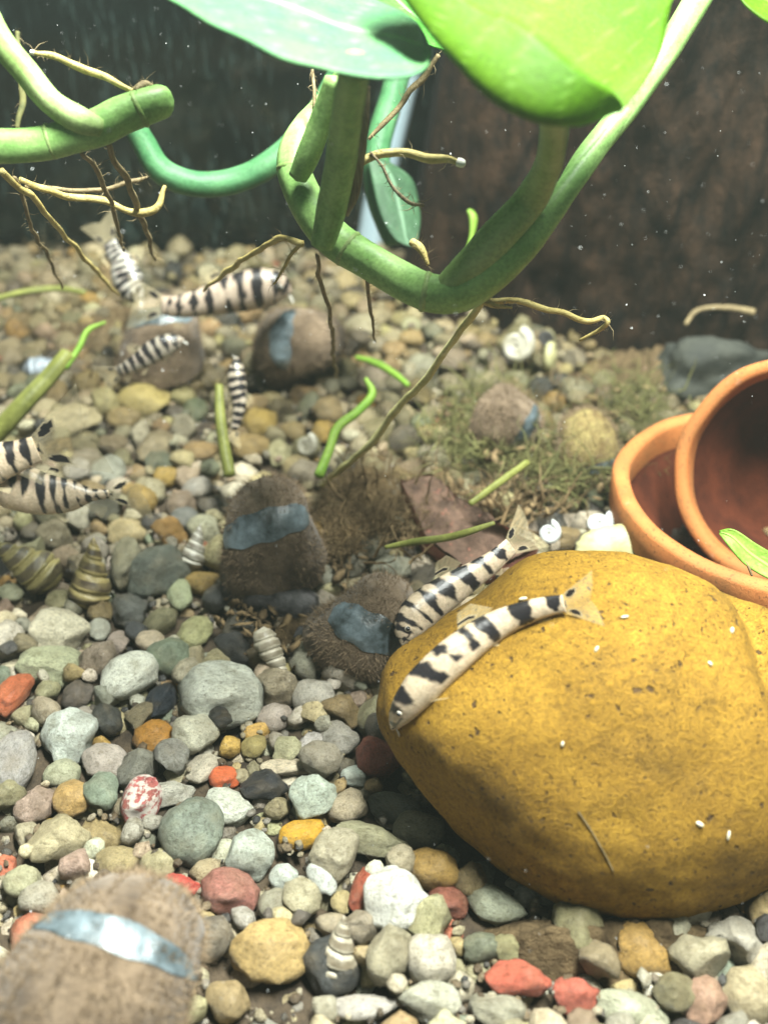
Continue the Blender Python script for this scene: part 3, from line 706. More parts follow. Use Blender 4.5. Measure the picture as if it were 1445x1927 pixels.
def apple_snail(center, radius, axis, facing, label, delta=1.25, bw=0.33, mat='snail', c=0.42, fuzzn=5200, foot_=None, flip=False, group='fuzzy brown snails', span=1.15, taper=0.5):
    P, TH = shell_geo(2.9, 0.47, 0.53, c, 2.6, 150, 48, e=1.28)
    A, e1, e2 = frame_for(axis, facing)
    if flip: e2 = -e2
    ca, sa = math.cos(-delta), math.sin(-delta)          # angle -delta of the shell faces 'facing'
    X = e1*ca-e2*sa; Y = e1*sa+e2*ca
    Q = put_shell(P, radius, np.array([X, Y, A]).T, center); cen = Vector(center)
    for i in range(Q.shape[0]):
        for j in range(Q.shape[1]):
            v = Vector(Q[i, j]); d = (v-cen).normalized()
            Q[i, j] += np.array(d)*(0.05*noise.noise(v*2.2)+0.03*noise.noise(v*6))*min(1, (i/60)**2)
    t = thing('snail', label, 'snail', (center[0], center[1], center[2]-radius), group)
    nph = Q.shape[1]; Vall = Q.reshape(-1, 3); Fall = grid_faces(0, Q.shape[0]-1, nph)
    make('shell', Vall, Fall, mat, t)
    # the bare crescent of new growth runs along a growth line of the last whorl
    nb, mb = 46, 9; BVt = []
    def half(ph): return bw/2*max(0.0, 1-taper*(abs(ph)/span)**2)*(1+0.08*math.sin(ph*9))
    for a_ in range(nb+1):
        ph = -span+2*span*a_/nb
        for b_ in range(mb+1):
            th = -delta+half(ph)*(2*b_/mb-1)*min(1, 6*(1-abs(ph)/span)+0.05)
            fi = np.interp(th, TH, np.arange(len(TH))); i_ = min(int(fi), len(TH)-2); f = fi-i_
            fj = (ph % (2*PI))/(2*PI)*nph; j_ = int(fj) % nph; g = fj-int(fj); jn = (j_+1) % nph
            p = (Q[i_, j_]*(1-g)+Q[i_, jn]*g)*(1-f)+(Q[i_+1, j_]*(1-g)+Q[i_+1, jn]*g)*f
            d = np.array(cen); dn = (p-d)/np.linalg.norm(p-d); BVt.append(p+dn*0.022)
    make('growth_band', BVt, [(a_*(mb+1)+b_, (a_+1)*(mb+1)+b_, (a_+1)*(mb+1)+b_+1, a_*(mb+1)+b_+1) for a_ in range(nb) for b_ in range(mb)], 'band', t)
    rim = Q[-1]; cc = rim.mean(0); k = len(rim)
    make('operculum', rim.tolist()+[tuple(cc)], [(j, (j+1) % k, k) for j in range(k)], 'foot', t)
    keep = []
    for f_ in Fall:
        i_, j_ = f_[0]//nph, f_[0] % nph; ph = 2*PI*(j_+.5)/nph; ph = ph-2*PI if ph > PI else ph
        if abs(ph) < span and abs(TH[i_]+delta) < half(ph)-0.05: continue
        if noise.noise(Vector(Vall[f_[0]])*1.5) < -0.12 and (f_[0]*7919) % 3: continue
        keep.append(f_)
    fuzz('algae_fuzz', Vall, keep, int(fuzzn*1.6), 0.15, 0.0055, 'fuzz', t)
    if foot_:
        V_, F_ = tube_geo([(*p, r) for p, r in foot_], 24, 14, 0.25); make('foot', V_, F_, 'foot', t)
    return t
def gz(u, v, z): return PZ(u, v, z)
def D3(x, y, z): return Vector((x, y, z))
CAMD = lambda u, v: -ray(u, v).normalized()
# big fuzzy snail beside the debris
c1 = gz(497, 995, 1.45)
apple_snail(c1, 1.95, RT+UPV*0.28, CAMD(500, 1000)+UPV*0.05, 'big fuzzy brown snail with a dark and silver band across its shell', 1.35, 0.50, span=1.4, taper=0.12,
            foot_=[(gz(420, 1120, 0.3), 0.22), (gz(470, 1110, 0.4), 0.55), (gz(530, 1130, 0.35), 0.6), (gz(590, 1150, 0.3), 0.4)])
c2 = gz(690, 1150, 1.15)
apple_snail(c2, 1.68, RT*0.9-UPV*0.42, CAMD(690, 1130)-UPV*0.30, 'fuzzy brown snail with a steel blue band wedged beside the yellow rock', 1.35, 0.62, span=1.2, taper=0.15, foot_=[(gz(560, 1200, 0.2), 0.25), (gz(620, 1215, 0.3), 0.45), (gz(690, 1250, 0.2), 0.35)])
c3 = gz(585, 660, 1.1)
apple_snail(c3, 1.95, UPV+RT*0.1, CAMD(590, 660)-RT*0.75, 'brown snail with a pale upright band under the vine loop', 1.3, 0.5, flip=True)
c4 = gz(305, 640, 1.15)
apple_snail(c4, 2.1, RT+UPV*0.1, CAMD(300, 640)+UPV*0.5, 'dark fuzzy snail with blue grey band below the curled striped fish', 1.3, 0.42)
c5 = gz(190, 1825, 1.5)
apple_snail(c5, 2.35, RT*0.9-UPV*0.30, CAMD(190, 1800)+UPV*0.38, 'large fuzzy brown snail with a glossy pale blue crescent band', 1.35, 0.27, fuzzn=11000, taper=0.7, span=1.5)
c6 = gz(950, 800, 0.9)
apple_snail(c6, 1.45, RT*0.6+UPV, CAMD(950, 800)+RT*0.7, 'brown snail with white edged band among green moss', 1.3, 0.4, flip=True)
c7 = gz(1085, 835, 1.0)
apple_snail(c7, 1.6, RT+UPV*0.3, CAMD(1080, 830)-UPV*0.8, 'mossy yellow topped snail in front of the clay pots', 1.2, 0.2, mat='snailgreen', foot_=[(gz(1040, 880, 0.4), 0.2), (gz(1090, 880, 0.3), 0.5), (gz(1130, 890, 0.3), 0.25)])

def turret(u, v, z, length, axis, label, colA, colB, matname, name='snail_shell', whorls=6, cat='shell', group=None, fat=0.27, rib=0.0, seed=0):
    """spire with shallow spiral sutures and a wider last whorl; axis points to the tip"""
    A = Vector(axis).normalized(); e1 = CAMD(u, v); e1 = (e1-A*e1.dot(A)).normalized(); e2 = A.cross(e1); c = gz(u, v, z)
    nz_, ns = 120, 36; Vt, cols = [], []
    for i in range(nz_+1):
        t = i/nz_                                         # 0 tip .. 1 mouth end
        prof = np.interp(t, [0, .04, .25, .5, .68, .82, .93, 1], [.03, .12, .42, .75, .97, 1.0, .72, .40])*fat*length
        for k in range(ns):
            th = 2*PI*k/ns; ph = (whorls*t**0.72-th/(2*PI)) % 1.0
            suture = math.exp(-(min(ph, 1-ph)/0.10)**2)*(1 if t < 0.86 else 0.2)
            bulge = 0.5*math.sin(PI*ph)
            r = prof*(0.94-0.13*suture+0.10*bulge+rib*math.sin(th*15+t*20))
            q = c+A*(length*(0.5-t))+(e1*math.cos(th)+e2*math.sin(th))*r
            q += Vector((noise.noise(q*4), noise.noise(q*4+Vector((9,0,0))), noise.noise(q*4+Vector((0,9,0)))))*0.02
            Vt.append(q)
            f = 1.0 if 0.28 < ph+0.08*noise.noise(q*3) < 0.72 else 0.0
            f = min(1, max(0, f*(0.8+0.5*noise.noise(q*5))+0.35*max(0, noise.noise(q*2.2)))); cols.append(np.clip(np.array(colA)*(1-f)+np.array(colB)*f, 0, 1))
    t = thing(name, label, cat, (c.x, c.y, c.z-length*0.3), group)
    Vt.append(c+A*length*0.505); cols.append(np.array(colA)); top = len(Vt)-1
    Fs = grid_faces(0, nz_, ns)+[(top, (k+1) % ns, k) for k in range(ns)]
    make('shell', Vt, Fs, matname, t, col=cols)
    rim = [Vector(Vt[nz_*ns+k]) for k in range(ns)]; cc = sum(rim, Vector())/ns
    make('aperture', rim+[cc+A*0.05*length], [(k, (k+1) % ns, ns) for k in range(ns)], 'foot', t)
    return t
def band_shell_mat():
    m, nt, b = newmat('banded_shell'); at = N(nt, 'ShaderNodeAttribute'); at.attribute_name = 'Col'
    tc = N(nt, 'ShaderNodeTexCoord'); n = noise_n(nt, tc.outputs['Object'], 6, 4)
    nt.links.new(mixc(nt, 0.6, at.outputs['Color'], ramp(nt, n.outputs[0], [(0.3, (0.55,0.55,0.5)), (0.6, (1.1,1.1,1.1))]).outputs[0], 'MULTIPLY'), b.inputs['Base Color'])
    b.inputs['Roughness'].default_value = 0.45; bump(nt, n.outputs[0], b, 0.02); return m
MAT['bshell'] = band_shell_mat()
turret(172, 1078, 0.75, 1.75, UPV*0.95+RT*0.12-FWD*0.2, 'conical snail with brown and yellow bands, orange tip up', (0.30, 0.24, 0.10), (0.07, 0.05, 0.03), 'bshell', 'snail', 5, 'snail', 'banded conical snails', fat=0.30)
turret(45, 1058, 0.7, 1.9, UPV*0.5-RT*0.7-FWD*0.3, 'conical snail with dark and yellow rings lying on its side', (0.26, 0.22, 0.09), (0.06, 0.045, 0.03), 'bshell', 'snail', 5, 'snail', 'banded conical snails', fat=0.30)
turret(518, 1242, 0.35, 1.55, RT*0.45-UPV*0.85, 'slender white turret shell lying beside the snails', (0.40, 0.36, 0.28), (0.20, 0.17, 0.12), 'bshell', whorls=8, group='turret shells', fat=0.19)
turret(368, 1030, 0.5, 1.2, RT*0.2+UPV*0.9, 'ribbed grey turret shell propped on the big snail', (0.40, 0.38, 0.32), (0.14, 0.12, 0.09), 'bshell', whorls=6, group='turret shells', fat=0.27, rib=0.03)
turret(640, 1785, 0.35, 1.15, UPV*0.95+RT*0.1-FWD*0.1, 'stubby translucent beige turret shell standing beside the big ochre olive wedge', (0.28, 0.25, 0.19), (0.13, 0.105, 0.07), 'bshell', whorls=5, group='turret shells', fat=0.30, rib=0.03)
turret(90, 690, 0.4, 1.5, RT*0.95+UPV*0.2, 'slate blue turret shell lying under the olive stalk', (0.24, 0.27, 0.30), (0.13, 0.15, 0.18), 'bshell', whorls=6, group='turret shells', fat=0.27, rib=0.03)

def ramshorn(u, v, z, r, axis, mat, label, group='coiled flat shells', c=0.15):
    P, TH = shell_geo(1.85, 0.68, 0.30, c, 3.2, 120, 20)
    A = Vector(axis).normalized(); e1 = Vector((0.2, 0.1, 1)); e1 = (e1-A*e1.dot(A)).normalized(); e2 = A.cross(e1)
    Q = put_shell(P, r, np.array([e1, e2, A]).T, gz(u, v, z)); b = gz(u, v, z)
    t = thing('coiled_shell', label, 'shell', (b.x, b.y, b.z-r), group)
    make('whorl', Q.reshape(-1, 3), grid_faces(0, Q.shape[0]-1, Q.shape[1]), mat, t)
    rim = Q[-1]; k = len(rim); make('aperture', rim.tolist()+[tuple(rim.mean(0)+np.array(A)*0.0)], [(j, (j+1) % k, k) for j in range(k)], 'foot', t)
ramshorn(972, 650, 0.85, 0.72, CAMD(975, 650)-RT*0.35, 'cream', 'grey white coiled shell by the dark wood')
ramshorn(1030, 668, 0.6, 0.85, RT+CAMD(1030, 660)*0.3, 'yshell', 'yellowish coiled shell seen edge on beside a grey white one', c=0.4)
ramshorn(1032, 1003, 1.3, 0.36, CAMD(1030, 1000)+RT*0.2, 'wshell', 'tiny white coiled shell behind the yellow rock')
ramshorn(1128, 985, 1.2, 0.46, CAMD(1130, 985)+UPV*0.8, 'wshell', 'bluish white coiled shell tucked against the clay pot')
ramshorn(576, 838, 0.5, 0.42, CAMD(576, 838)-RT*0.5, 'cream', 'mint white coiled shell with dark opening by yellow pebbles')
# half shell leaning on the rock
Vp, Fp = ICO[4]; ctr = gz(1160, 1035, 1.2)
VV2 = []
for d in Vp:
    p = Vector(d); p = Vector((p.x*1.0, p.y*0.34, p.z*0.62)); fl = 1+0.03*math.sin(math.atan2(d[2], d[0])*18)
    VV2.append(ctr+(RT*p.x+UPV*p.z-FWD*p.y)*fl)
tag(make('clam_shell', VV2, Fp, 'yshell'), 'pale yellow green clam shell between rock and clay pot', 'shell')

# ================================================================== clay pots
def lathe(prof, n, frame, center):
    V, Fc = [], []; m = len(prof)
    for i in range(n):
        th = 2*PI*i/n
        for (r, z) in prof:
            q = Vector((r*math.cos(th), r*math.sin(th), z)); w_ = 0.02*noise.noise(q*0.8)
            V.append(Vector(center)+frame @ (q*(1+w_)))
    for i in range(n):
        k = (i+1) % n
        for j in range(m-1): Fc.append((i*m+j, k*m+j, k*m+j+1, i*m+j+1))
    return V, Fc
def pot(center, axis, R, depth, lip, wall, label):
    A = Vector(axis).normalized(); X = A.orthogonal().normalized(); Y = A.cross(X)
    fr = Matrix((X, Y, A)).transposed(); c = Vector(center)
    t = thing('clay_pot', label, 'pot', c-A*depth, 'terracotta pots')
    r0 = R-0.06
    V, Fc = lathe([(R-wall-0.02, -lip*0.9), (R-wall, -0.12), (R-wall+0.05, -0.03), (R-wall/2, 0), (R-0.05, -0.03), (R, -0.12), (R, -lip+0.08), (R-0.05, -lip), (R-0.18, -lip-0.02)], 96, fr, c)
    make('rim', V, Fc, 'terra', t)
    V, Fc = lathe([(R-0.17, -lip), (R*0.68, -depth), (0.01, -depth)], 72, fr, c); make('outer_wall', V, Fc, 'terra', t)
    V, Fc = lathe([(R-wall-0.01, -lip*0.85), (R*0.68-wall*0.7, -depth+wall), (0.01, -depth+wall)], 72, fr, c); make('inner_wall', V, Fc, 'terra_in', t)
pot(PZ(1487, 922, 2.2), (0.0, 0.03, 1), 4.25, 2.9, 0.9, 0.42, 'wide upright terracotta pot half sunk in the gravel')
pc = PD(1492, 890, 25.6); pot(pc, CAMD(1478, 905)+RT*-0.10+UPV*0.04, 2.85, 3.4, 0.8, 0.36, 'smaller terracotta pot tipped on its side inside the wider pot')

# ================================================================== brick shard
def shard():
    top = [(752, 905), (812, 893), (872, 940), (938, 982), (1012, 1030), (960, 1062), (880, 1078), (800, 1010)]
    zs = [1.2, 1.35, 1.4, 1.5, 1.15, 0.7, 0.4, 0.7]
    T = [PZ(u, v, z) for (u, v), z in zip(top, zs)]; n = len(T); cen = sum(T, Vector())/n
    base = (cen.x, cen.y, 0)
    t = thing('brick_shard', 'dark algae covered slab with a pink broken edge behind the fish', 'shard', base)
    B = [p+Vector((0, 0.25, -0.85)) for p in T]
    V = T+B; Fs = [(i, n+i, n+(i+1) % n, (i+1) % n) for i in range(n)]+[tuple(range(2*n-1, n-1, -1))]
    bm = bmesh.new(); vs_ = [bm.verts.new(v) for v in V]; [bm.faces.new([vs_[i] for i in f]) for f in Fs]
    bmesh.ops.subdivide_edges(bm, edges=bm.edges[:], cuts=3, use_grid_fill=True)
    for v in bm.verts: v.co += Vector((noise.noise(v.co*2.3), noise.noise(v.co*2.3+Vector((5,0,0))), noise.noise(v.co*2.3+Vector((0,7,0)))))*0.10
    bm.verts.index_update(); make('broken_edge', [v.co.copy() for v in bm.verts], [[v.index for v in f.verts] for f in bm.faces], 'shard', t, smooth=False); bm.free()
    bm = bmesh.new(); vs_ = [bm.verts.new(cen+(p-cen)*0.965+Vector((0, 0, 0.03))) for p in T]; cv = bm.verts.new(cen+Vector((0, 0, 0.06)))
    for i in range(n): bm.faces.new([vs_[i], vs_[(i+1) % n], cv])
    bmesh.ops.subdivide_edges(bm, edges=bm.edges[:], cuts=6, use_grid_fill=True)
    for v in bm.verts: v.co.z += 0.14*noise.noise(v.co*2.0)+0.06*noise.noise(v.co*5)
    bm.verts.index_update(); make('algae_top', [v.co.copy() for v in bm.verts], [[v.index for v in f.verts] for f in bm.faces], 'shard_top', t); bm.free()
shard()

# ================================================================== dark wood slab and far stone
def wood():
    nx, nz = 150, 120; x0 = PD(835, 300, 33).x; V = []; y0 = 34.5
    for k in range(nz+1):
        z = -0.6+33*k/nz
        for i in range(nx+1):
            t = i/nx; x = x0+t*24+0.15*(z-8)*(1-t)
            r = 1.6*(1-math.exp(-t*24/0.8))
            p = Vector((x*0.5, 0, z*0.16)); d = 0.9*noise.noise(p)+0.45*noise.noise(p*2.6)+0.42*noise.noise(Vector((x*1.9, 1, z*0.35)))+0.2*noise.noise(Vector((x*4, 3, z*1.6)))
            g_ = min(1, max(0, (x-5.5)/3.0)); g_ = g_*g_*(3-2*g_); V.append((x, y0+1.8-r-d*min(1, t*9)-3.0*g_, z))
    W1 = nx+1; Fc = [(k*W1+i, k*W1+i+1, (k+1)*W1+i+1, (k+1)*W1+i) for k in range(nz) for i in range(nx)]
    M = len(V); V += [(x, y0+4.4, z) for (x, y, z) in V]
    Fc += [tuple(M+q for q in f[::-1]) for f in Fc]
    for k in range(nz):
        Fc.append((k*W1, (k+1)*W1, M+(k+1)*W1, M+k*W1)); Fc.append((k*W1+nx, M+k*W1+nx, M+(k+1)*W1+nx, (k+1)*W1+nx))
    tag(make('driftwood_slab', V, Fc, 'wood'), 'tall dark brown wood slab with rough furrows standing at the back', 'driftwood')
wood()
Vp, Fp = pebble_shape(77, 4, 0.6); ctr = gz(1340, 690, 0.6)
tag(make('stone', Vp*np.array([2.1, 1.3, 1.2])+np.array(ctr), Fp, 'slate'), 'dim blue grey stone in shadow behind the clay pots', 'stone')
V, Fc = tube_geo(px_tube([(1290, 610, 33.8, 8), (1310, 585, 33.9, 9), (1350, 578, 33.9, 10), (1395, 582, 33.9, 13), (1418, 588, 33.9, 16)]), 20, 8, 0.2)
tag(make('twig', V, Fc, 'root_brown'), 'short pale twig against the dark wood slab', 'twig')
# corner seam
def PY(u, v, y): r = ray(u, v); return EYE+r*(y/r.y)
V, Fc = tube_geo([(*PY(u, v, 41.75), 0.55) for u, v in ((790, 20), (766, 130), (735, 260), (705, 400), (692, 480))], 30, 12, 0.03)
tag(make('silicone_seam', V, Fc, 'silicone'), 'pale bluish silicone seam running up the back glass', 'seam')

# ================================================================== vines
def root_(pts, parent, mat='root', n=26, name='root', kink=0.08, wob=0.35, seg=8):
    if name == 'root': pts = [(u, v, d, wd*(0.92 if i < len(pts)-1 else 0.55)) for i, (u, v, d, wd) in enumerate(pts)]
    V, Fc = tube_geo(px_tube(pts), int(n*1.6), seg, wob, kink=kink); o = make(name, V, Fc, mat, parent, vein=[0]*len(V))
    if name == 'root':                                    # fine hairs along the root
        VV, FF = [], []; off = 0; P = np.array([tuple(q) for q in V[:-2]]).reshape(-1, 8, 3).mean(1)
        for k in range(len(P)):
            for _ in range(2):
                d = rng.normal(0, 1, 3); d /= np.linalg.norm(d); q = P[k]+rng.normal(0, 0.02, 3); L = rng.uniform(0.08, 0.42)*(1 if rng.random() < 0.3 else 0.5)
                s1 = np.cross(d, rng.normal(0, 1, 3)); s1 /= np.linalg.norm(s1); m = q+d*L*0.5+s1*L*0.15
                V3 = np.array([q-s1*0.007, q+s1*0.007, m+s1*0.005, m-s1*0.005, q+d*L]); VV.append(V3); FF.append(np.array([(0, 1, 2), (0, 2, 3), (3, 2, 4)])+off); off += 5
        h = fast_mesh('root_hairs', VV, FF, 'root_brown', parent=o); h['kind'] = 'stuff'
    return o
b = PZ(800, 560, 6)
v1 = thing('pothos_vine', 'thick green vine looping down beneath two broad leaves', 'vine', b, 'green vines')
stem('stem', [(1178, 208, 19.8, 26), (1120, 285, 19.6, 40), (1062, 362, 19.4, 46), (1000, 440, 19.35, 62), (935, 500, 19.4, 78), (872, 545, 19.5, 80), (815, 552, 19.6, 72), (760, 530, 20, 72), (690, 488, 20.3, 68), (628, 448, 20.6, 72), (580, 385, 20.9, 68), (552, 310, 21.2, 64), (572, 248, 21.8, 58), (622, 190, 22.6, 52), (668, 110, 23.4, 46), (700, 30, 24, 44)], 'stem', v1, 60, 16)
stem('petiole', [(1040, 200, 15.5, 62), (1042, 250, 16.6, 54), (1032, 310, 17.9, 54), (1000, 372, 18.85, 62), (945, 436, 19.05, 68), (885, 500, 19.25, 66), (835, 545, 19.45, 50)], 'stem_pale', v1, 36, 14)
stem('stem', [(1330, -30, 20.5, 52), (1250, 100, 20.2, 52), (1165, 220, 19.9, 50), (1100, 300, 19.6, 46), (1050, 372, 19.5, 30)], 'stem', v1, 36, 14)
stem('petiole', [(668, 120, 15.6, 60), (655, 200, 16.9, 60), (640, 310, 18.4, 60), (622, 400, 19.4, 56), (606, 462, 19.8, 44)], 'stem', v1, 30, 14)
stem('petiole', [(632, 150, 19.5, 44), (605, 225, 19.9, 44), (578, 295, 20.2, 44), (560, 334, 20.4, 36)], 'stem', v1, 22, 12)
root_([(690, 160, 18.6, 16), (684, 230, 18.8, 26), (672, 320, 19.1, 26), (652, 400, 19.5, 14)], v1, 'dry', name='dried_sheath')
r2 = root_([(660, 312, 19.6, 16), (700, 292, 19.6, 20), (760, 288, 19.5, 20), (820, 297, 19.4, 18), (866, 305, 19.4, 15)], v1)
root_([(862, 304, 19.4, 14), (870, 305, 19.38, 15), (877, 306, 19.35, 11)], v1, 'tip', 6, 'root_tip')
pe = PZ(606, 912, 0.4)
root_([(916, 500, 19.6, 14), (908, 560, 20.2, 15), (868, 622, 21.5, 15), (800, 712, 23.5, 15), (735, 785, 25.3, 15), (680, 850, 26.6, 16), (606, 912, dep(pe), 16)], v1, 'root_pale', n=44)
root_([(862, 548, 19.7, 12), (915, 562, 20, 13), (985, 566, 20.3, 14), (1050, 588, 20.6, 13), (1100, 600, 20.8, 13), (1138, 598, 21, 11), (1140, 612, 21.1, 10), (1090, 645, 21.6, 9)], v1, n=40)
root_([(880, 556, 19.7, 10), (925, 570, 19.9, 11), (965, 582, 20, 7)], v1)
root_([(570, 455, 20.6, 13), (530, 452, 21.2, 13), (480, 472, 22.5, 12), (420, 515, 24.5, 11), (385, 545, 26, 9)], v1)
root_([(565, 460, 20.8, 8), (545, 485, 21.2, 8), (515, 535, 22, 7)], v1)
root_([(597, 478, 20.4, 9), (603, 530, 21.5, 9), (622, 590, 23, 9), (628, 660, 26, 8), (632, 715, 29, 8)], v1, 'root_brown')
root_([(688, 505, 20.4, 8), (695, 570, 21.5, 8), (708, 640, 23.5, 8)], v1, 'root_brown')
root_([(775, 455, 22, 16), (795, 470, 22, 18), (808, 500, 22, 14)], v1)
root_([(826, 100, 21, 10), (790, 150, 21.4, 12), (740, 210, 21.8, 13), (695, 262, 22, 12)], v1, 'root_brown')
root_([(695, 285, 19.5, 6), (730, 330, 19.6, 6), (768, 378, 19.7, 8), (797, 385, 19.8, 9)], v1, 'dry')
root_([(588, 130, 21, 6), (590, 190, 21, 7), (596, 235, 21.2, 6)], v1, 'root_brown')
st = lambda e, m, f: (PD(*e), PD(*m), PD(*f))
loft_leaf('leaf', [st((812,98,15.31), (813,95,15.49), (812,90,15.66)), st((792,128,14.96), (796,84,16.18), (785,44,17.4)), st((735,144,14.79), (748,70,16.36), (735,8,17.92)), st((640,137,14.79), (650,50,16.53), (620,-30,18.27)),
    st((530,107,14.79), (540,10,16.53), (510,-70,18.27)), st((425,56,14.96), (420,-25,16.53), (400,-100,18.1)), st((325,2,15.31), (310,-60,16.53), (300,-120,17.75)), st((230,-80,16.01), (228,-90,16.53), (226,-105,17.05))], 'leaf_teal', v1, 50, 31)
loft_leaf('leaf', [st((770,-80,15.57), (720,-90,16.18), (900,-180,17.4)), st((900,12,14.96), (800,20,15.57), (1010,-160,17.57)), st((965,32,14.7), (868,92,15.22), (1180,-120,17.57)), st((1015,68,14.44), (955,176,14.96), (1290,-70,17.4)),
    st((1090,130,14.44), (1030,222,14.88), (1262,10,16.88)), st((1145,165,14.62), (1095,230,15.05), (1243,95,16.36)), st((1166,186,14.96), (1145,212,15.22), (1205,165,15.75)), st((1172,200,15.22), (1168,206,15.31), (1180,196,15.49))], 'leaf_lime', v1, 60, 41, wav=0.012, veins=4)
loft_leaf('leaf', [st((835,95,21), (836,94,21.2), (834,92,21.4)), st((800,80,20.8), (815,60,21.2), (828,40,21.8)), st((730,40,20.8), (760,10,21.4), (790,-20,22)), st((640,-30,21), (690,-60,21.5), (740,-80,22))], 'leaf_dark', v1)
def scar(u, v, d, wd, du, dv, parent):
    root_([(u-du, v-dv, d, wd*0.985), (u, v, d, wd*1.03), (u+du, v+dv, d, wd*0.985)], parent, 'stem_pale', 6, 'node_scar', kink=0.0, wob=0.05, seg=16)
# cut vine
b = PZ(120, 260, 9)
v2 = thing('pothos_vine', 'thick green vine with a cut blunt end and side shoot', 'vine', b, 'green vines')
stem('stem', [(-60, 272, 19.2, 60), (20, 275, 19.2, 64), (100, 264, 19.3, 64), (180, 240, 19.3, 70), (230, 216, 19.4, 70), (280, 198, 19.5, 66), (308, 190, 19.6, 60), (320, 188, 19.65, 40)], 'stem', v2, 40, 16)
stem('petiole', [(-40, 0, 18.6, 52), (0, 75, 18.7, 52), (45, 130, 18.8, 50), (95, 190, 18.9, 48), (150, 225, 19.0, 52), (192, 240, 19.1, 36)], 'stem_pale', v2, 30, 14)
root_([(62, 98, 19.4, 9), (110, 112, 19.4, 14), (180, 134, 19.4, 16), (250, 168, 19.4, 14)], v2)
root_([(58, 97, 19.4, 9), (66, 99, 19.4, 10)], v2, 'tip', 6, 'root_tip')
root_([(250, 165, 19.3, 12), (268, 160, 19.4, 16), (290, 168, 19.5, 12)], v2, 'root_brown')
root_([(150, 285, 19.6, 9), (185, 330, 21, 11), (215, 400, 23, 9), (230, 470, 25, 8)], v2, 'root_brown')
root_([(200, 270, 19.6, 12), (235, 335, 21, 14), (270, 420, 23.5, 12), (290, 490, 26, 9)], v2, 'root_brown')
root_([(0, 318, 20, 14), (60, 370, 21, 13), (120, 440, 23, 11), (180, 510, 26, 10), (222, 555, 28.5, 9)], v2)
root_([(30, 330, 20.4, 9), (55, 420, 22, 8), (90, 480, 24, 8), (115, 540, 26, 7)], v2, 'root_brown')
root_([(40, 340, 21, 12), (120, 365, 22, 14), (190, 375, 22.5, 14), (255, 400, 22.6, 15), (300, 385, 22.6, 14), (315, 352, 22.6, 12)], v2)
root_([(50, 348, 22, 8), (150, 360, 22.6, 9), (250, 345, 23, 10), (280, 335, 23, 8)], v2, 'root_brown')
root_([(35, 60, 24, 10), (42, 160, 24, 14), (30, 240, 24, 16)], v2, 'moss')
for a in [(262, 205, 19.45, 70, 4, -2), (95, 264, 19.3, 66, 4, -1)]: scar(*a, v2)
for a in [(655, 468, 20.45, 72, 4, 3), (553, 318, 21.15, 66, 0, 5), (800, 549, 19.65, 76, 5, 1)]: scar(*a, v1)
# back vine
b = PZ(420, 345, 9)
v3 = thing('pothos_vine', 'blurred deep green vine sagging behind the others', 'vine', b, 'green vines')
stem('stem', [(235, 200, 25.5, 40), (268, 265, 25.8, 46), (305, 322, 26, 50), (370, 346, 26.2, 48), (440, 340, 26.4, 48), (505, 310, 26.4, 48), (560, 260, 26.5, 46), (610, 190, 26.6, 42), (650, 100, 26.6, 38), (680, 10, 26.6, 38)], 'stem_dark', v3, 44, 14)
b = PZ(740, 420, 6)
v4 = thing('pothos_vine', 'pale green vine hanging beside the silicone seam', 'vine', b, 'green vines')
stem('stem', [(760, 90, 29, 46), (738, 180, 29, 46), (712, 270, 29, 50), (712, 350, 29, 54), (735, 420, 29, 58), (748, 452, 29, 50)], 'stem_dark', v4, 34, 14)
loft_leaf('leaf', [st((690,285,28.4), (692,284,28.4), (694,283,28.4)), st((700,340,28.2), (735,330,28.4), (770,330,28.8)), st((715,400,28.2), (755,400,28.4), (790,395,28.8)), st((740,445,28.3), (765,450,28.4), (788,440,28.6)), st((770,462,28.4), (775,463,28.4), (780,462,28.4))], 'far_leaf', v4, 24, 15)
loft_leaf('leaf', [st((1380,-30,19.6), (1385,-40,20), (1390,-50,20.2)), st((1400,12,19.4), (1420,-10,19.8), (1450,-50,20.4)), st((1450,46,19.4), (1470,10,19.8), (1490,-30,20.4)), st((1510,60,19.6), (1512,55,19.7), (1514,50,19.9))], 'leaf_lime',
          thing('loose_leaf', 'pale green leaf tip poking in above the dark wood', 'leaf', PD(1450, 0, 19.8)), 20, 15)
t = thing('fallen_leaf', 'torn green leaf scrap lying on the clay pot rim', 'leaf', PZ(1420, 1040, 2.2))
loft_leaf('leaf_blade', [st((1352,1000,21.6), (1354,1002,21.6), (1353,1006,21.6)), st((1378,998,21.5), (1376,1012,21.5), (1372,1030,21.4)), st((1418,1022,21.4), (1408,1040,21.4), (1400,1060,21.3)), st((1465,1050,21.3), (1450,1068,21.3), (1440,1085,21.2)), st((1490,1085,21.2), (1480,1092,21.2), (1470,1096,21.1))], 'sprout', t, 24, 13, wav=0.06)
root_([(1400, 1040, 21.4, 5), (1412, 1062, 21.3, 6), (1420, 1085, 21.3, 5)], t, 'debris', 10, 'leaf_stalk')
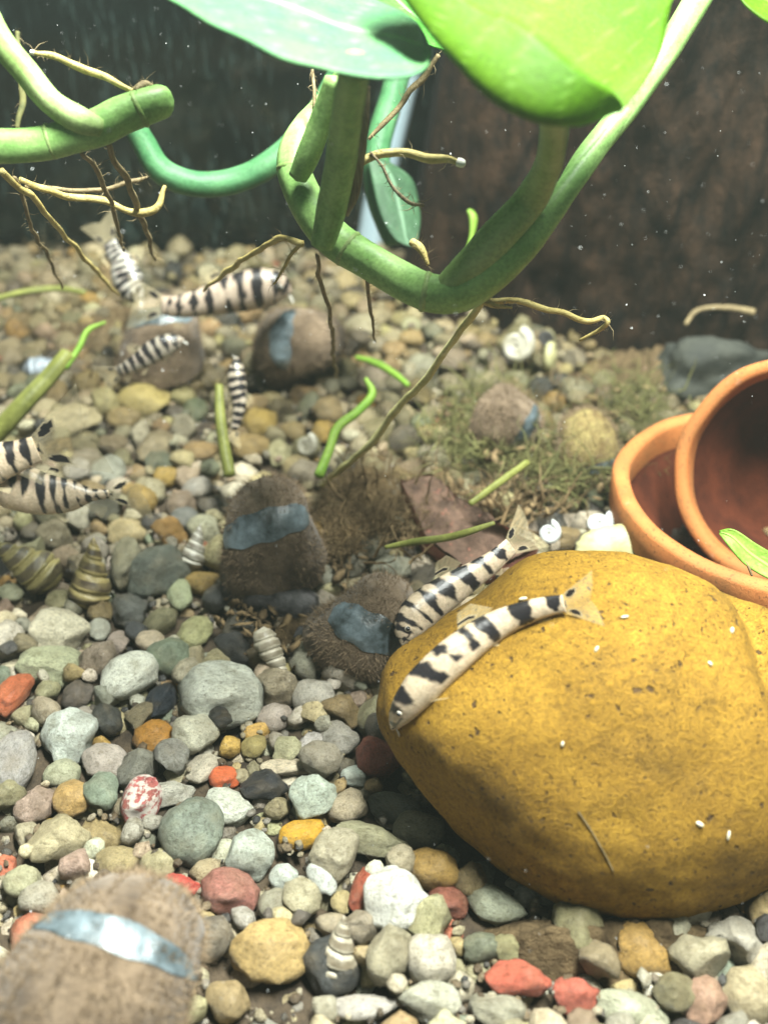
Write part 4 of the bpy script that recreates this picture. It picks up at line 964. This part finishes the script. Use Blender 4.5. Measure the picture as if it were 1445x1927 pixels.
# stalks and sprouts
def stalk(name, label, cat, pts, mat, group=None, tipp=None, n=30):
    u, v, d, wd = pts[-1]; t = thing(name, label, cat, PD(u, v, d), group)
    stem('stalk', pts, mat, t, n, 10, 0.12)
    if tipp: stem('shoot', tipp, 'sprout', t, 22, 8, 0.1)
    return t
d0 = dep(PZ(-20, 830, 0.2))
stalk('water_stalk', 'thick olive stalk with bright shoot slanting over the gravel', 'stalk', [(128, 665, 29.5, 30), (90, 712, 29.3, 34), (40, 765, 29, 36), (-20, 830, min(d0, 29), 38)], 'olive', 'stalks', [(198, 606, 29.8, 6), (165, 622, 29.7, 11), (148, 655, 29.6, 12), (122, 692, 29.4, 13)])
stalk('water_stalk', 'upright olive stalk rising behind the big fuzzy snail', 'stalk', [(412, 725, 28.6, 16), (414, 780, 28.4, 20), (422, 840, 28.2, 22), (432, 895, 28, 24)], 'olive', 'stalks')
stalk('water_sprout', 'bright green bent sprout beside the long yellow root', 'sprout', [(688, 712, 28.6, 8), (700, 742, 28.5, 16), (672, 775, 28.2, 16), (635, 805, 27.9, 18), (620, 845, 27.6, 18), (600, 895, 27.2, 20)], 'sprout')
stalk('water_sprout', 'pale forked sprout lying on cream pebbles', 'sprout', [(670, 672, 31.5, 8), (705, 682, 31.3, 14), (740, 702, 31, 14), (768, 725, 30.6, 10)], 'sprout')
stalk('water_sprout', 'tiny lime sprout tip in front of the dark wood', 'sprout', [(882, 395, 30, 10), (890, 410, 30, 16), (888, 440, 30, 10), (880, 470, 30, 8)], 'sprout')
stalk('root_strand', 'pale yellow strand lying on the gravel by the glass', 'root', [(-10, 562, 33, 12), (50, 548, 33.2, 12), (110, 543, 33.4, 12), (160, 550, 33.4, 9)], 'olive')
stalk('root_strand', 'thin olive strand lying across the algae covered slab', 'root', [(725, 1030, 24.2, 8), (780, 1020, 24, 14), (840, 1012, 23.8, 15), (885, 1000, 23.6, 14), (930, 984, 23.5, 8)], 'olive')
stalk('root_strand', 'straight pale straw resting on the moss', 'root', [(885, 948, 25.8, 12), (930, 915, 26.2, 14), (992, 870, 26.8, 14)], 'dry' if False else 'olive')

# ================================================================== moss and leaf litter
def strands(name, label, cat, areas, mat, cnt, ln, rad, z0, z1, flat=False):
    VV, FF = [], []; off = 0
    for k in range(cnt):
        (u0, v0, ru, rv) = areas[k % len(areas)]
        u = u0+rng.normal(0, ru*0.5); v = v0+rng.normal(0, rv*0.5); p = np.array(PZ(u, v, rng.uniform(z0, z1)))
        d = rng.normal(0, 1, 3); d[2] = abs(d[2])*0.8; d /= np.linalg.norm(d); pts = [p]; L = ln*rng.uniform(0.5, 1.4)
        for i in range(6):
            d = d+rng.normal(0, 0.35, 3); d /= np.linalg.norm(d); pts.append(pts[-1]+d*L/6)
        seg = 4; r = rad*rng.uniform(0.6, 1.5); V = []
        for i, q in enumerate(pts):
            rr = r*(1-0.75*i/6)
            a = np.cross(d, [0.1, 0.9, 0.3]); a /= np.linalg.norm(a); b_ = np.cross(d, a)
            for j in range(seg):
                th = 2*PI*j/seg; V.append(q+rr*(math.cos(th)*a*(3.5 if flat else 1)+math.sin(th)*b_))
        Fc = [(i*seg+j, i*seg+(j+1) % seg, (i+1)*seg+(j+1) % seg, (i+1)*seg+j) for i in range(6) for j in range(seg)]
        VV.append(np.array(V)); FF.append(np.array(Fc)+off); off += len(V)
    return tag(fast_mesh(name, VV, FF, mat), label, cat, kind='stuff')
strands('moss', 'loose green brown moss strands in front of the clay pots', 'moss', [(1000,840,150,60), (860,820,90,60), (1190,760,70,60), (1080,890,100,40), (930,760,80,50)], 'moss', 420, 1.3, 0.028, 0.1, 1.2)
strands('leaf_litter', 'tangled brown dead plant fibres beside the big fuzzy snail', 'debris', [(690,920,60,50), (670,970,60,40), (740,1000,60,40), (650,1010,60,40), (800,930,80,40), (900,960,90,50), (1000,960,80,40)], 'debris', 420, 1.2, 0.013, 0.0, 0.9, True)
strands('leaf_litter', 'scattered brown fibres and silt on the far gravel', 'debris', [(1000,760,160,60), (250,690,140,40), (1100,900,110,40)], 'debris', 260, 0.7, 0.014, 0.1, 0.45, True)

def flakes(name, label, areas, mat, cnt, size, z0, z1):
    VV, FF = [], []
    for k in range(cnt):
        (u0, v0, ru, rv) = areas[k % len(areas)]; p = np.array(PZ(u0+rng.normal(0, ru*.5), v0+rng.normal(0, rv*.5), rng.uniform(z0, z1)))
        n = rng.normal(0, 1, 3)+np.array([0, -0.3, 1.0]); n /= np.linalg.norm(n); a = np.cross(n, rng.normal(0, 1, 3)); a /= np.linalg.norm(a); b_ = np.cross(n, a)
        s1, s2 = size*rng.uniform(.4, 1.3), size*rng.uniform(.2, .6); ring = []
        for q in range(7):
            th = 2*PI*q/7; f = rng.uniform(.6, 1.15); ring.append(p+a*s1*math.cos(th)*f+b_*s2*math.sin(th)*f+n*size*0.3*math.cos(th)**2*rng.uniform(-1, 1))
        V = [p+n*0.02]+ring+[p-n*0.015]; o_ = 9*k
        VV.append(np.array(V)); FF.append(np.array([(o_, o_+1+q, o_+1+(q+1) % 7) for q in range(7)]+[(o_+8, o_+1+(q+1) % 7, o_+1+q) for q in range(7)]))
    return tag(fast_mesh(name, VV, FF, mat), label, 'debris', kind='stuff')
strands('moss', 'feathery brown algae tuft between the big snail and the red slab', 'moss', [(690,900,45,40), (650,950,40,50), (700,980,60,40), (760,930,60,40), (640,1020,50,30), (830,960,60,35)], 'debris', 2600, 0.8, 0.007, 0.0, 1.1)
strands('moss', 'fine olive brown algae floss around the moss snails', 'moss', [(1000,850,130,60), (860,840,90,60), (1190,760,60,50), (1080,890,100,40), (930,760,80,50), (1230,830,50,50)], 'moss', 2600, 0.9, 0.007, 0.1, 1.1)
strands('moss', 'brown algae floss among the far hanging roots', 'moss', [(80,520,110,70), (250,640,120,60), (330,690,120,40), (590,640,90,60), (120,600,110,60)], 'root_brown', 1300, 0.9, 0.007, 0.1, 0.9)
def mound(label, u, v, rx, ry, hgt):
    p = PZ(u, v, 0); nx = 44; V = []
    for j in range(nx+1):
        for i in range(nx+1):
            x, y = (2*i/nx-1), (2*j/nx-1); q = x*x+y*y; X, Y = p.x+x*rx, p.y+y*ry
            f = max(0, 1-q)**1.3; n = 0.6*noise.noise(Vector((X*1.1, Y*1.1, 2)))+0.35*noise.noise(Vector((X*3, Y*3, 4)))+0.2*noise.noise(Vector((X*8, Y*8, 1)))
            V.append((X, Y, -0.35+f*hgt*(1+0.8*n)))
    tag(make('silt', V, [(j*(nx+1)+i, j*(nx+1)+i+1, (j+1)*(nx+1)+i+1, (j+1)*(nx+1)+i) for j in range(nx) for i in range(nx)], 'sludge'), label, 'silt', kind='stuff')
MAT['sludge'] = simple('brown_sludge', (0.045, 0.030, 0.016), (0.15, 0.105, 0.055), 2.2, 0.95, 0.16, 6, spec=0.1)
mound('brown sludge heaped beside the big silver banded snail', 690, 960, 2.2, 2.0, 0.95)
mound('brown sludge under the moss in front of the pots', 1040, 860, 3.4, 2.4, 0.85)
mound('dark sludge between the two front snails', 560, 1195, 1.7, 1.0, 0.72)
mound('dark sludge gathered in front of the yellow rock', 1140, 1770, 2.9, 0.75, 0.75)  # sludge heap also put here to darken gravel where rock shade falls
mound('dark sludge along the foot of the wood slab', 1250, 700, 4.2, 2.4, 0.95)
mound('brown sludge below the far hanging roots', 250, 610, 4.0, 2.2, 0.75)
flakes('leaf_litter', 'ragged brown leaf scraps in front of the clay pots', [(1000,850,120,50), (1120,880,80,40), (900,800,90,50), (1180,780,60,50), (960,930,90,40)], 'debris', 420, 0.30, 0.1, 0.9)
flakes('leaf_litter', 'crumpled brown flakes of rotting leaf beside the snails', [(690,930,60,50), (640,980,60,50), (740,1000,60,40), (620,1060,60,40), (800,930,80,40), (560,1190,90,50), (470,1160,60,40)], 'debris', 420, 0.26, 0.0, 0.6)
VV, FF, CC = [], [], []; off = 0; Vg, Fg = ICO[1]
GC = [(0.10,0.07,0.04), (0.06,0.045,0.03), (0.20,0.15,0.09), (0.34,0.30,0.22), (0.05,0.05,0.05), (0.28,0.24,0.16), (0.22,0.20,0.17)]
for k in range(30000):
    x, y = rand_xy(); h = H[int((y-GY0)/GR), int((x-GX0)/GR)]
    if y > 30 and k % 3: continue
    if h > 0.06 or ((x-rkx)/3.4)**2+((y-rky)/2.6)**2 < 1 or math.hypot(x-POTC.x, y-POTC.y) < 4.3: continue
    r = rng.uniform(0.03, 0.13); Rm = rng.normal(0, 1, (3, 3)); Rm /= np.linalg.norm(Rm, axis=1)[:, None]
    VV.append((Vg*np.array([1, rng.uniform(.6, 1), rng.uniform(.5, .9)])*rng.uniform(.75, 1.2, (len(Vg), 1)))@np.array(Matrix.Rotation(rng.uniform(0, 6), 3, 'Z')).T*r+np.array([x, y, h+r*0.3]))
    FF.append(Fg+off); off += len(Vg); CC.append(np.tile(np.array([*GC[int(rng.integers(len(GC)))], 1.0]), (len(Vg), 1)))
tag(fast_mesh('grit', VV, FF, 'gravel', CC), 'fine brown grit lodged between the pebbles', 'grit', kind='stuff')
print('grit', len(VV))

# ================================================================== loaches
CREAM = np.array((0.66, 0.56, 0.43)); DARK = np.array((0.018, 0.016, 0.018)); PINK = np.array((0.60, 0.42, 0.36))
def loach(label, pts, side, hh, bands, roll=0.35, seed=0, eye_t=0.13, fins=True, eyes=True, dark=1.0, wid=0.78, group='striped loaches', tail=0.62, tailh=0.48, headlines=True, heavy=0, wob=1.0, base_c=None):
    CREAM = np.array(base_c if base_c else (0.52, 0.42, 0.30))
    """pts: cm points nose to tail root; side +1/-1: which side of the path in the picture the back lies; hh: tallest half height"""
    nr, ns = 150, 36
    C = catmull(pts, nr); T = np.gradient(C, axis=0); T /= np.linalg.norm(T, axis=1)[:, None]
    tt = np.linspace(0, 1, nr)
    prof = np.interp(tt, [0, .03, .08, .15, .25, .4, .55, .7, .85, 1], [.10, .34, .60, .84, 1.04, 1.04, .90, .70, tailh+.08, tailh])*hh
    wp = np.interp(tt, [0, .03, .08, .15, .25, .4, .6, .8, 1], [.12, .36, .62, .82, .92, .90, .72, .46, .16])*hh*wid
    V, cols = [], []; Dn = np.zeros((nr, 3)); Ln = np.zeros((nr, 3))
    for i in range(nr):
        c = Vector(C[i]); t = Vector(T[i]); vd = (EYE-c).normalized()
        s = vd.cross(t).normalized()*side
        D = (s*math.cos(roll)+vd*math.sin(roll)); D = (D-t*D.dot(t)).normalized(); L = t.cross(D)
        if L.dot(vd) < 0: L = -L
        Dn[i] = D; Ln[i] = L
        for j in range(ns):
            ps = 2*PI*j/ns; cy_, sy_ = math.cos(ps), math.sin(ps)
            belly = 0.90 if cy_ < 0 else 1.0
            V.append(c+D*prof[i]*cy_*belly+L*wp[i]*sy_)
            q = abs((ps+PI) % (2*PI)-PI)/PI              # 0 back .. 1 belly
            nz = noise.noise(Vector((tt[i]*9+seed*7.3, math.cos(ps)*1.2, math.sin(ps)*1.2)))
            nz2 = noise.noise(Vector((tt[i]*26+seed*3.3, math.cos(ps)*3, math.sin(ps)*3)))
            k = 0.0
            for (bc, bw, reach, sl) in bands:
                ww = 1.15*bw*(1-0.5*(q/reach)**2)+wob*(0.030*nz+0.013*nz2)
                if q < reach+0.10*nz: 
                    e = ww-abs(tt[i]-bc-sl*q); k = max(k, min(1, max(0, e/0.011)))
            if headlines and tt[i] < 0.2:
                e = 0.05-abs(q-0.42-0.12*nz-tt[i]*0.6); k = max(k, min(1, max(0, e/0.02))*(1 if 0.01 < tt[i] < 0.12 else 0))
            base = CREAM*(1+0.30*nz2)*(1-0.25*max(0, 0.35-q)); base = base*(1-0.4*max(0, nz))+PINK*0.4*max(0, nz)
            if heavy and nz2 > 0.18 and q < 0.6: k = max(k, 0.75)
            cols.append(np.clip(base*(1-k*dark)+DARK*k*dark, 0, 1))
    Fc = grid_faces(0, nr-1, ns)
    V.append(Vector(C[0])-Vector(T[0])*hh*0.10); cols.append(CREAM*0.8); V.append(Vector(C[-1])); cols.append(CREAM)
    e0, e1 = len(V)-2, len(V)-1
    for j in range(ns): Fc += [(e0, (j+1) % ns, j), (e1, (nr-1)*ns+j, (nr-1)*ns+(j+1) % ns)]
    lowest = min(p.z for p in V); mid = C[nr//2]
    root = thing('fish', label, 'fish', (mid[0], mid[1], lowest), group)
    make('body', V, Fc, 'skin', root, col=cols)
    at = lambda t: (C[int(t*(nr-1))], Dn[int(t*(nr-1))], Ln[int(t*(nr-1))], T[int(t*(nr-1))], prof[int(t*(nr-1))], wp[int(t*(nr-1))])
    def fin(name, base_pts, dirs, length, spots=(), n=12, nrad=10, ripple=0.05):
        """base_pts a->b, fin rays run along dirs from a to b"""
        V, cl = [], []
        for i in range(n+1):
            s = i/n; p = np.array(base_pts[0])*(1-s)+np.array(base_pts[1])*s
            k = min(int(s*(len(dirs)-1)), len(dirs)-2); f = s*(len(dirs)-1)-k
            d = np.array(dirs[k])*(1-f)+np.array(dirs[k+1])*f; ll = (length[k]*(1-f)+length[k+1]*f)
            d = d/np.linalg.norm(d)
            for j in range(nrad+1):
                r = j/nrad; q = p+d*ll*r
                V.append(q+np.cross(d, base_pts[1]-base_pts[0]+1e-6)*ripple*math.sin(s*9+r*2)*r)
                a = 0.0
                for (ss, r0, ws, wr) in spots:
                    e = ((s-ss)/ws)**2+((r-r0)/wr)**2
                    if e < 1: a = 1.0
                rayl = 0.12*(i % 2)*(1-0.6*r)
                cl.append((*(DARK if a else CREAM*0.8), max(a, rayl)))
        F_ = [(i*(nrad+1)+j, (i+1)*(nrad+1)+j, (i+1)*(nrad+1)+j+1, i*(nrad+1)+j+1) for i in range(n) for j in range(nrad)]
        o = make(name, V, F_, 'fin', root, col=cl)
        md = o.modifiers.new('thickness', 'SOLIDIFY'); md.thickness = 0.008*S
        return o
    if fins:
        c, D, L, t, h, w_ = at(1.0); Lf = hh*tail*3.4
        fin('tail_fin', (c+D*h*0.9-t*h*0.3, c-D*h*0.9-t*h*0.3), [t+D*0.55, t+D*0.28, t, t-D*0.28, t-D*0.55], [Lf, Lf*0.85, Lf*0.68, Lf*0.85, Lf], [(0.16, 0.30, 0.12, 0.16), (0.84, 0.32, 0.11, 0.15), (0.5, 0.12, 0.2, 0.06)], 20, 16)
        ca, Da, La, ta, ha, wa = at(0.48); cb, Db, Lb, tb, hb, wb = at(0.60)
        fin('dorsal_fin', (ca+Da*ha*0.95, cb+Db*hb*0.95), [Da+ta*0.7, Da*0.9+ta*0.9, Db*0.6+tb, Db*0.25+tb], [hh*0.9, hh*1.15, hh*0.8, hh*0.5], [(0.25, 0.35, 0.3, 0.10)])
        ca, Da, La, ta, ha, wa = at(0.22)
        fin('pectoral_fin', (ca-Da*ha*0.55+La*wa*0.6, ca-Da*ha*0.75+La*wa*0.5+ta*0.12), [ta*0.8+La*0.5-Da*0.35, ta-Da*0.7+La*0.25], [hh*1.2, hh*0.9])
        ca, Da, La, ta, ha, wa = at(0.55)
        fin('pelvic_fin', (ca-Da*ha*0.7+La*wa*0.4, ca-Da*ha*0.8+La*wa*0.3+ta*0.12), [ta*0.9-Da*0.5+La*0.2, ta-Da*0.3], [hh*0.9, hh*0.7])
        ca, Da, La, ta, ha, wa = at(0.78)
        fin('anal_fin', (ca-Da*ha*0.85, ca-Da*ha*0.8+ta*hh*0.4), [ta*0.7-Da*0.7, ta-Da*0.4], [hh*0.9, hh*0.6])
    if eyes:
        c, D, L, t, h, w_ = at(eye_t)
        for sg in (1, -1):
            p = Vector(c+D*h*0.30+L*w_*0.90*sg); nrm = Vector(L*sg+D*0.25).normalized()
            r = hh*0.16; Vi, Fi = ICO[2]
            e = make('eye', [p+Vector(q)*r for q in Vi], Fi, 'eyew', root)
            p2 = p+nrm*r*0.55; make('pupil', [p2+Vector(q)*r*0.74 for q in Vi], Fi, 'eyeb', e)
        for k, sg in enumerate((1, -1, 0.5)):
            c, D, L, t, h, w_ = at(0.02)
            q0 = c-D*h*0.5; d = -t*0.5-D*0.9+L*0.5*sg
            V_, F_ = tube_geo([(*q0, hh*0.035), (*(q0+d*hh*0.25), hh*0.025), (*(q0+d*hh*0.45-t*hh*0.08), hh*0.01)], 8, 6)
            make('barbel', V_, F_, 'tip', root)
    return root
STD = [(.035,.020,.50,.06), (.105,.022,.36,.08), (.175,.030,.52,.04), (.275,.040,.66,.10), (.385,.026,.50,.06), (.49,.030,.55,.02), (.555,.034,.78,.04), (.735,.056,.80,.02), (.915,.050,.72,.03)]
# fish lying on the rock
fa = [(738,1372), (762,1335), (797,1293), (840,1250), (890,1208), (940,1176), (988,1155), (1032,1142), (1062,1137)]
loach('striped loach lying on the yellow rock, head pointing down', [on_rock(u, v)-ray(u, v).normalized()*(0.16 if i == 0 else 0.27) for i, (u, v) in enumerate(fa)], +1, 0.345,
      STD, 0.30, 1)
fb = [(757,1213), (768,1185), (790,1155), (822,1130), (862,1102), (902,1076), (935,1052), (962,1028)]
loach('striped loach half hidden behind the edge of the yellow rock', [PD(u, v, 22.3+0.10*i) for i, (u, v) in enumerate(fb)], +1, 0.42,
      [(.03,.02,.7,.02), (.10,.02,.7,.03), (.17,.024,.7,.03), (.26,.028,.75,.05), (.36,.030,.75,.05), (.48,.032,.8,.05), (.60,.036,.8,.05), (.74,.036,.85,.04), (.88,.034,.85,.04)], 0.35, 2, heavy=0)
DENS = [(.05+.085*i, .021, .8, .04) for i in range(11)]
fe = [(-30,905), (0,912), (40,922), (85,932), (130,934), (170,932), (205,930)]
loach('pale loach with narrow stripes nosing along just above the gravel', [PD(u, v, 24.5) for u, v in fe], +1, 0.54, [(.25,.03,.5,.1), (.36,.025,.55,.05), (.46,.03,.9,.08), (.56,.02,.9,.06), (.64,.022,.9,.05), (.72,.022,.9,.05), (.80,.022,.9,.05), (.88,.022,.9,.05), (.96,.02,.9,.05)], 0.2, 3, tailh=0.20)
ff = [(-260,905), (-190,900), (-120,892), (-50,875), (-5,862), (40,846)]
loach('loach with broad black stripes just above the pale narrow striped one', [PD(u+30, v, 23.8) for u, v in ff], +1, 0.66, [(.1+.12*i, .034, .9, -.03) for i in range(8)], 0.15, 4, tail=0.75)
fc = [(548,548), (525,543), (490,545), (450,552), (410,562), (370,572), (330,578), (305,575)]
loach('thickly striped loach swimming level above the far snails', [PD(u, v, 32-0.02*i) for i, (u, v) in enumerate(fc)], -1, 0.62, [(.06,.02,.6,.03), (.16,.035,.9,.03), (.28,.036,.9,.03), (.40,.032,.9,.03), (.50,.028,.9,.03), (.60,.026,.9,.05), (.70,.024,.9,.05), (.80,.022,.9,.05), (.90,.02,.9,.05)], 0.3, 5, wob=1.5, base_c=(0.42,0.34,0.27))
fd = [(268,560), (248,545), (236,520), (228,495), (214,475), (205,455)]
loach('blurred loach with fine ringed stripes curled tail up', [PD(u, v, 32.6) for u, v in fd], -1, 0.50, [(.08+.10*i, .032, .95, .03) for i in range(10)], 0.5, 6, wob=1.2, base_c=(0.36,0.34,0.30))
fg = [(446,672), (444,700), (446,730), (450,758), (446,785), (440,808)]
loach('slim dark ringed loach hanging head up beside the round yellow pebble', [PD(u, v, 29.5) for u, v in fg], +1, 0.27, [(.06+.115*i, .036, .95, .02) for i in range(9)], 0.6, 7, wid=1.0, base_c=(0.40,0.35,0.28))
fh = [(345,638), (318,648), (290,662), (265,678), (240,692), (222,700)]
loach('faint blurred loach slipping past the dark fuzzy snail', [PD(u, v, 29.8) for u, v in fh], -1, 0.34, [(.10+.12*i, .034, .9, .02) for i in range(8)], 0.4, 8, base_c=(0.30,0.27,0.22))

# ================================================================== small bits
for i, (u, v, a) in enumerate([(1058,1400,80), (1122,1223,60), (1316,1551,-30), (1370,1572,80), (1335,1250,-50), (1376,1188,80), (1175,1162,10), (985,1128,10)]):
    Vi, Fi = ICO[2]; p = on_rock(u, v, 0.02); th = math.radians(a)
    ax = RT*math.cos(th)+UPV*math.sin(th); bx_ = ax.cross(FWD).normalized()
    tag(make('egg_grain', [p+ax*q[0]*(0.05+0.012*(i % 4))+bx_*q[1]*(0.026+0.006*(i % 3))+FWD*q[2]*0.03 for q in Vi], Fi, 'grain'), 'tiny pale oval grain stuck to the yellow rock', 'grain', 'pale grains on the yellow rock')
tr = [on_rock(u, v, 0.012) for u, v in [(1088,1528), (1108,1556), (1128,1590), (1142,1615), (1154,1640)]]
V, Fc = tube_geo([(*p, 0.012) for p in tr], 20, 6)
tag(make('fibre', V, Fc, 'root_brown'), 'hair thin pale fibre lying on the yellow rock', 'fibre')
Vi, Fi = ICO[1]; VV, FF = [], []; off = 0
for k in range(620):
    u, v = rng.uniform(0, 1445), rng.uniform(0, 1927)
    if rng.random() < 0.55: u, v = rng.uniform(60, 1445), rng.uniform(0, 700)
    d = rng.uniform(15, 33); p = PD(u, v, d)
    if p.z < 0.6: p = PZ(u, v, 0.6+rng.uniform(0, 1)); d = dep(p)
    r = rng.choice([0.005, 0.008, 0.011, 0.018], p=[.50, .33, .14, .03])*d/24
    VV.append(Vi*r+np.array(p)); FF.append(Fi+off); off += len(Vi)
tag(fast_mesh('suspended_dust', VV, FF, 'speck'), 'tiny white particles drifting in the water', 'dust', kind='stuff')
print('pebbles', len(hand), len(fill), 'stuff', len(rest), 'rock min', rock_min)

# ================================================================== cloudy water
V, Fc = box_geo(-32, 32, -4, YB+4, -2.5, 36)
hz = make('haze', V, Fc, 'black', smooth=False, origin=(0, 0, 0)); hz.data.materials.clear()
m = bpy.data.materials.new('cloudy_water'); m.use_nodes = True; nt = m.node_tree; nt.nodes.remove(nt.nodes['Principled BSDF'])
pv = nt.nodes.new('ShaderNodeVolumePrincipled'); pv.inputs['Color'].default_value = (0.72, 0.84, 0.74, 1); pv.inputs['Density'].default_value = 0.11; pv.inputs['Anisotropy'].default_value = 0.4
nt.links.new(pv.outputs[0], nt.nodes['Material Output'].inputs['Volume']); hz.data.materials.append(m)
tag(hz, 'slightly cloudy tank water', 'water', kind='stuff')
sc.cycles.volume_bounces = 0
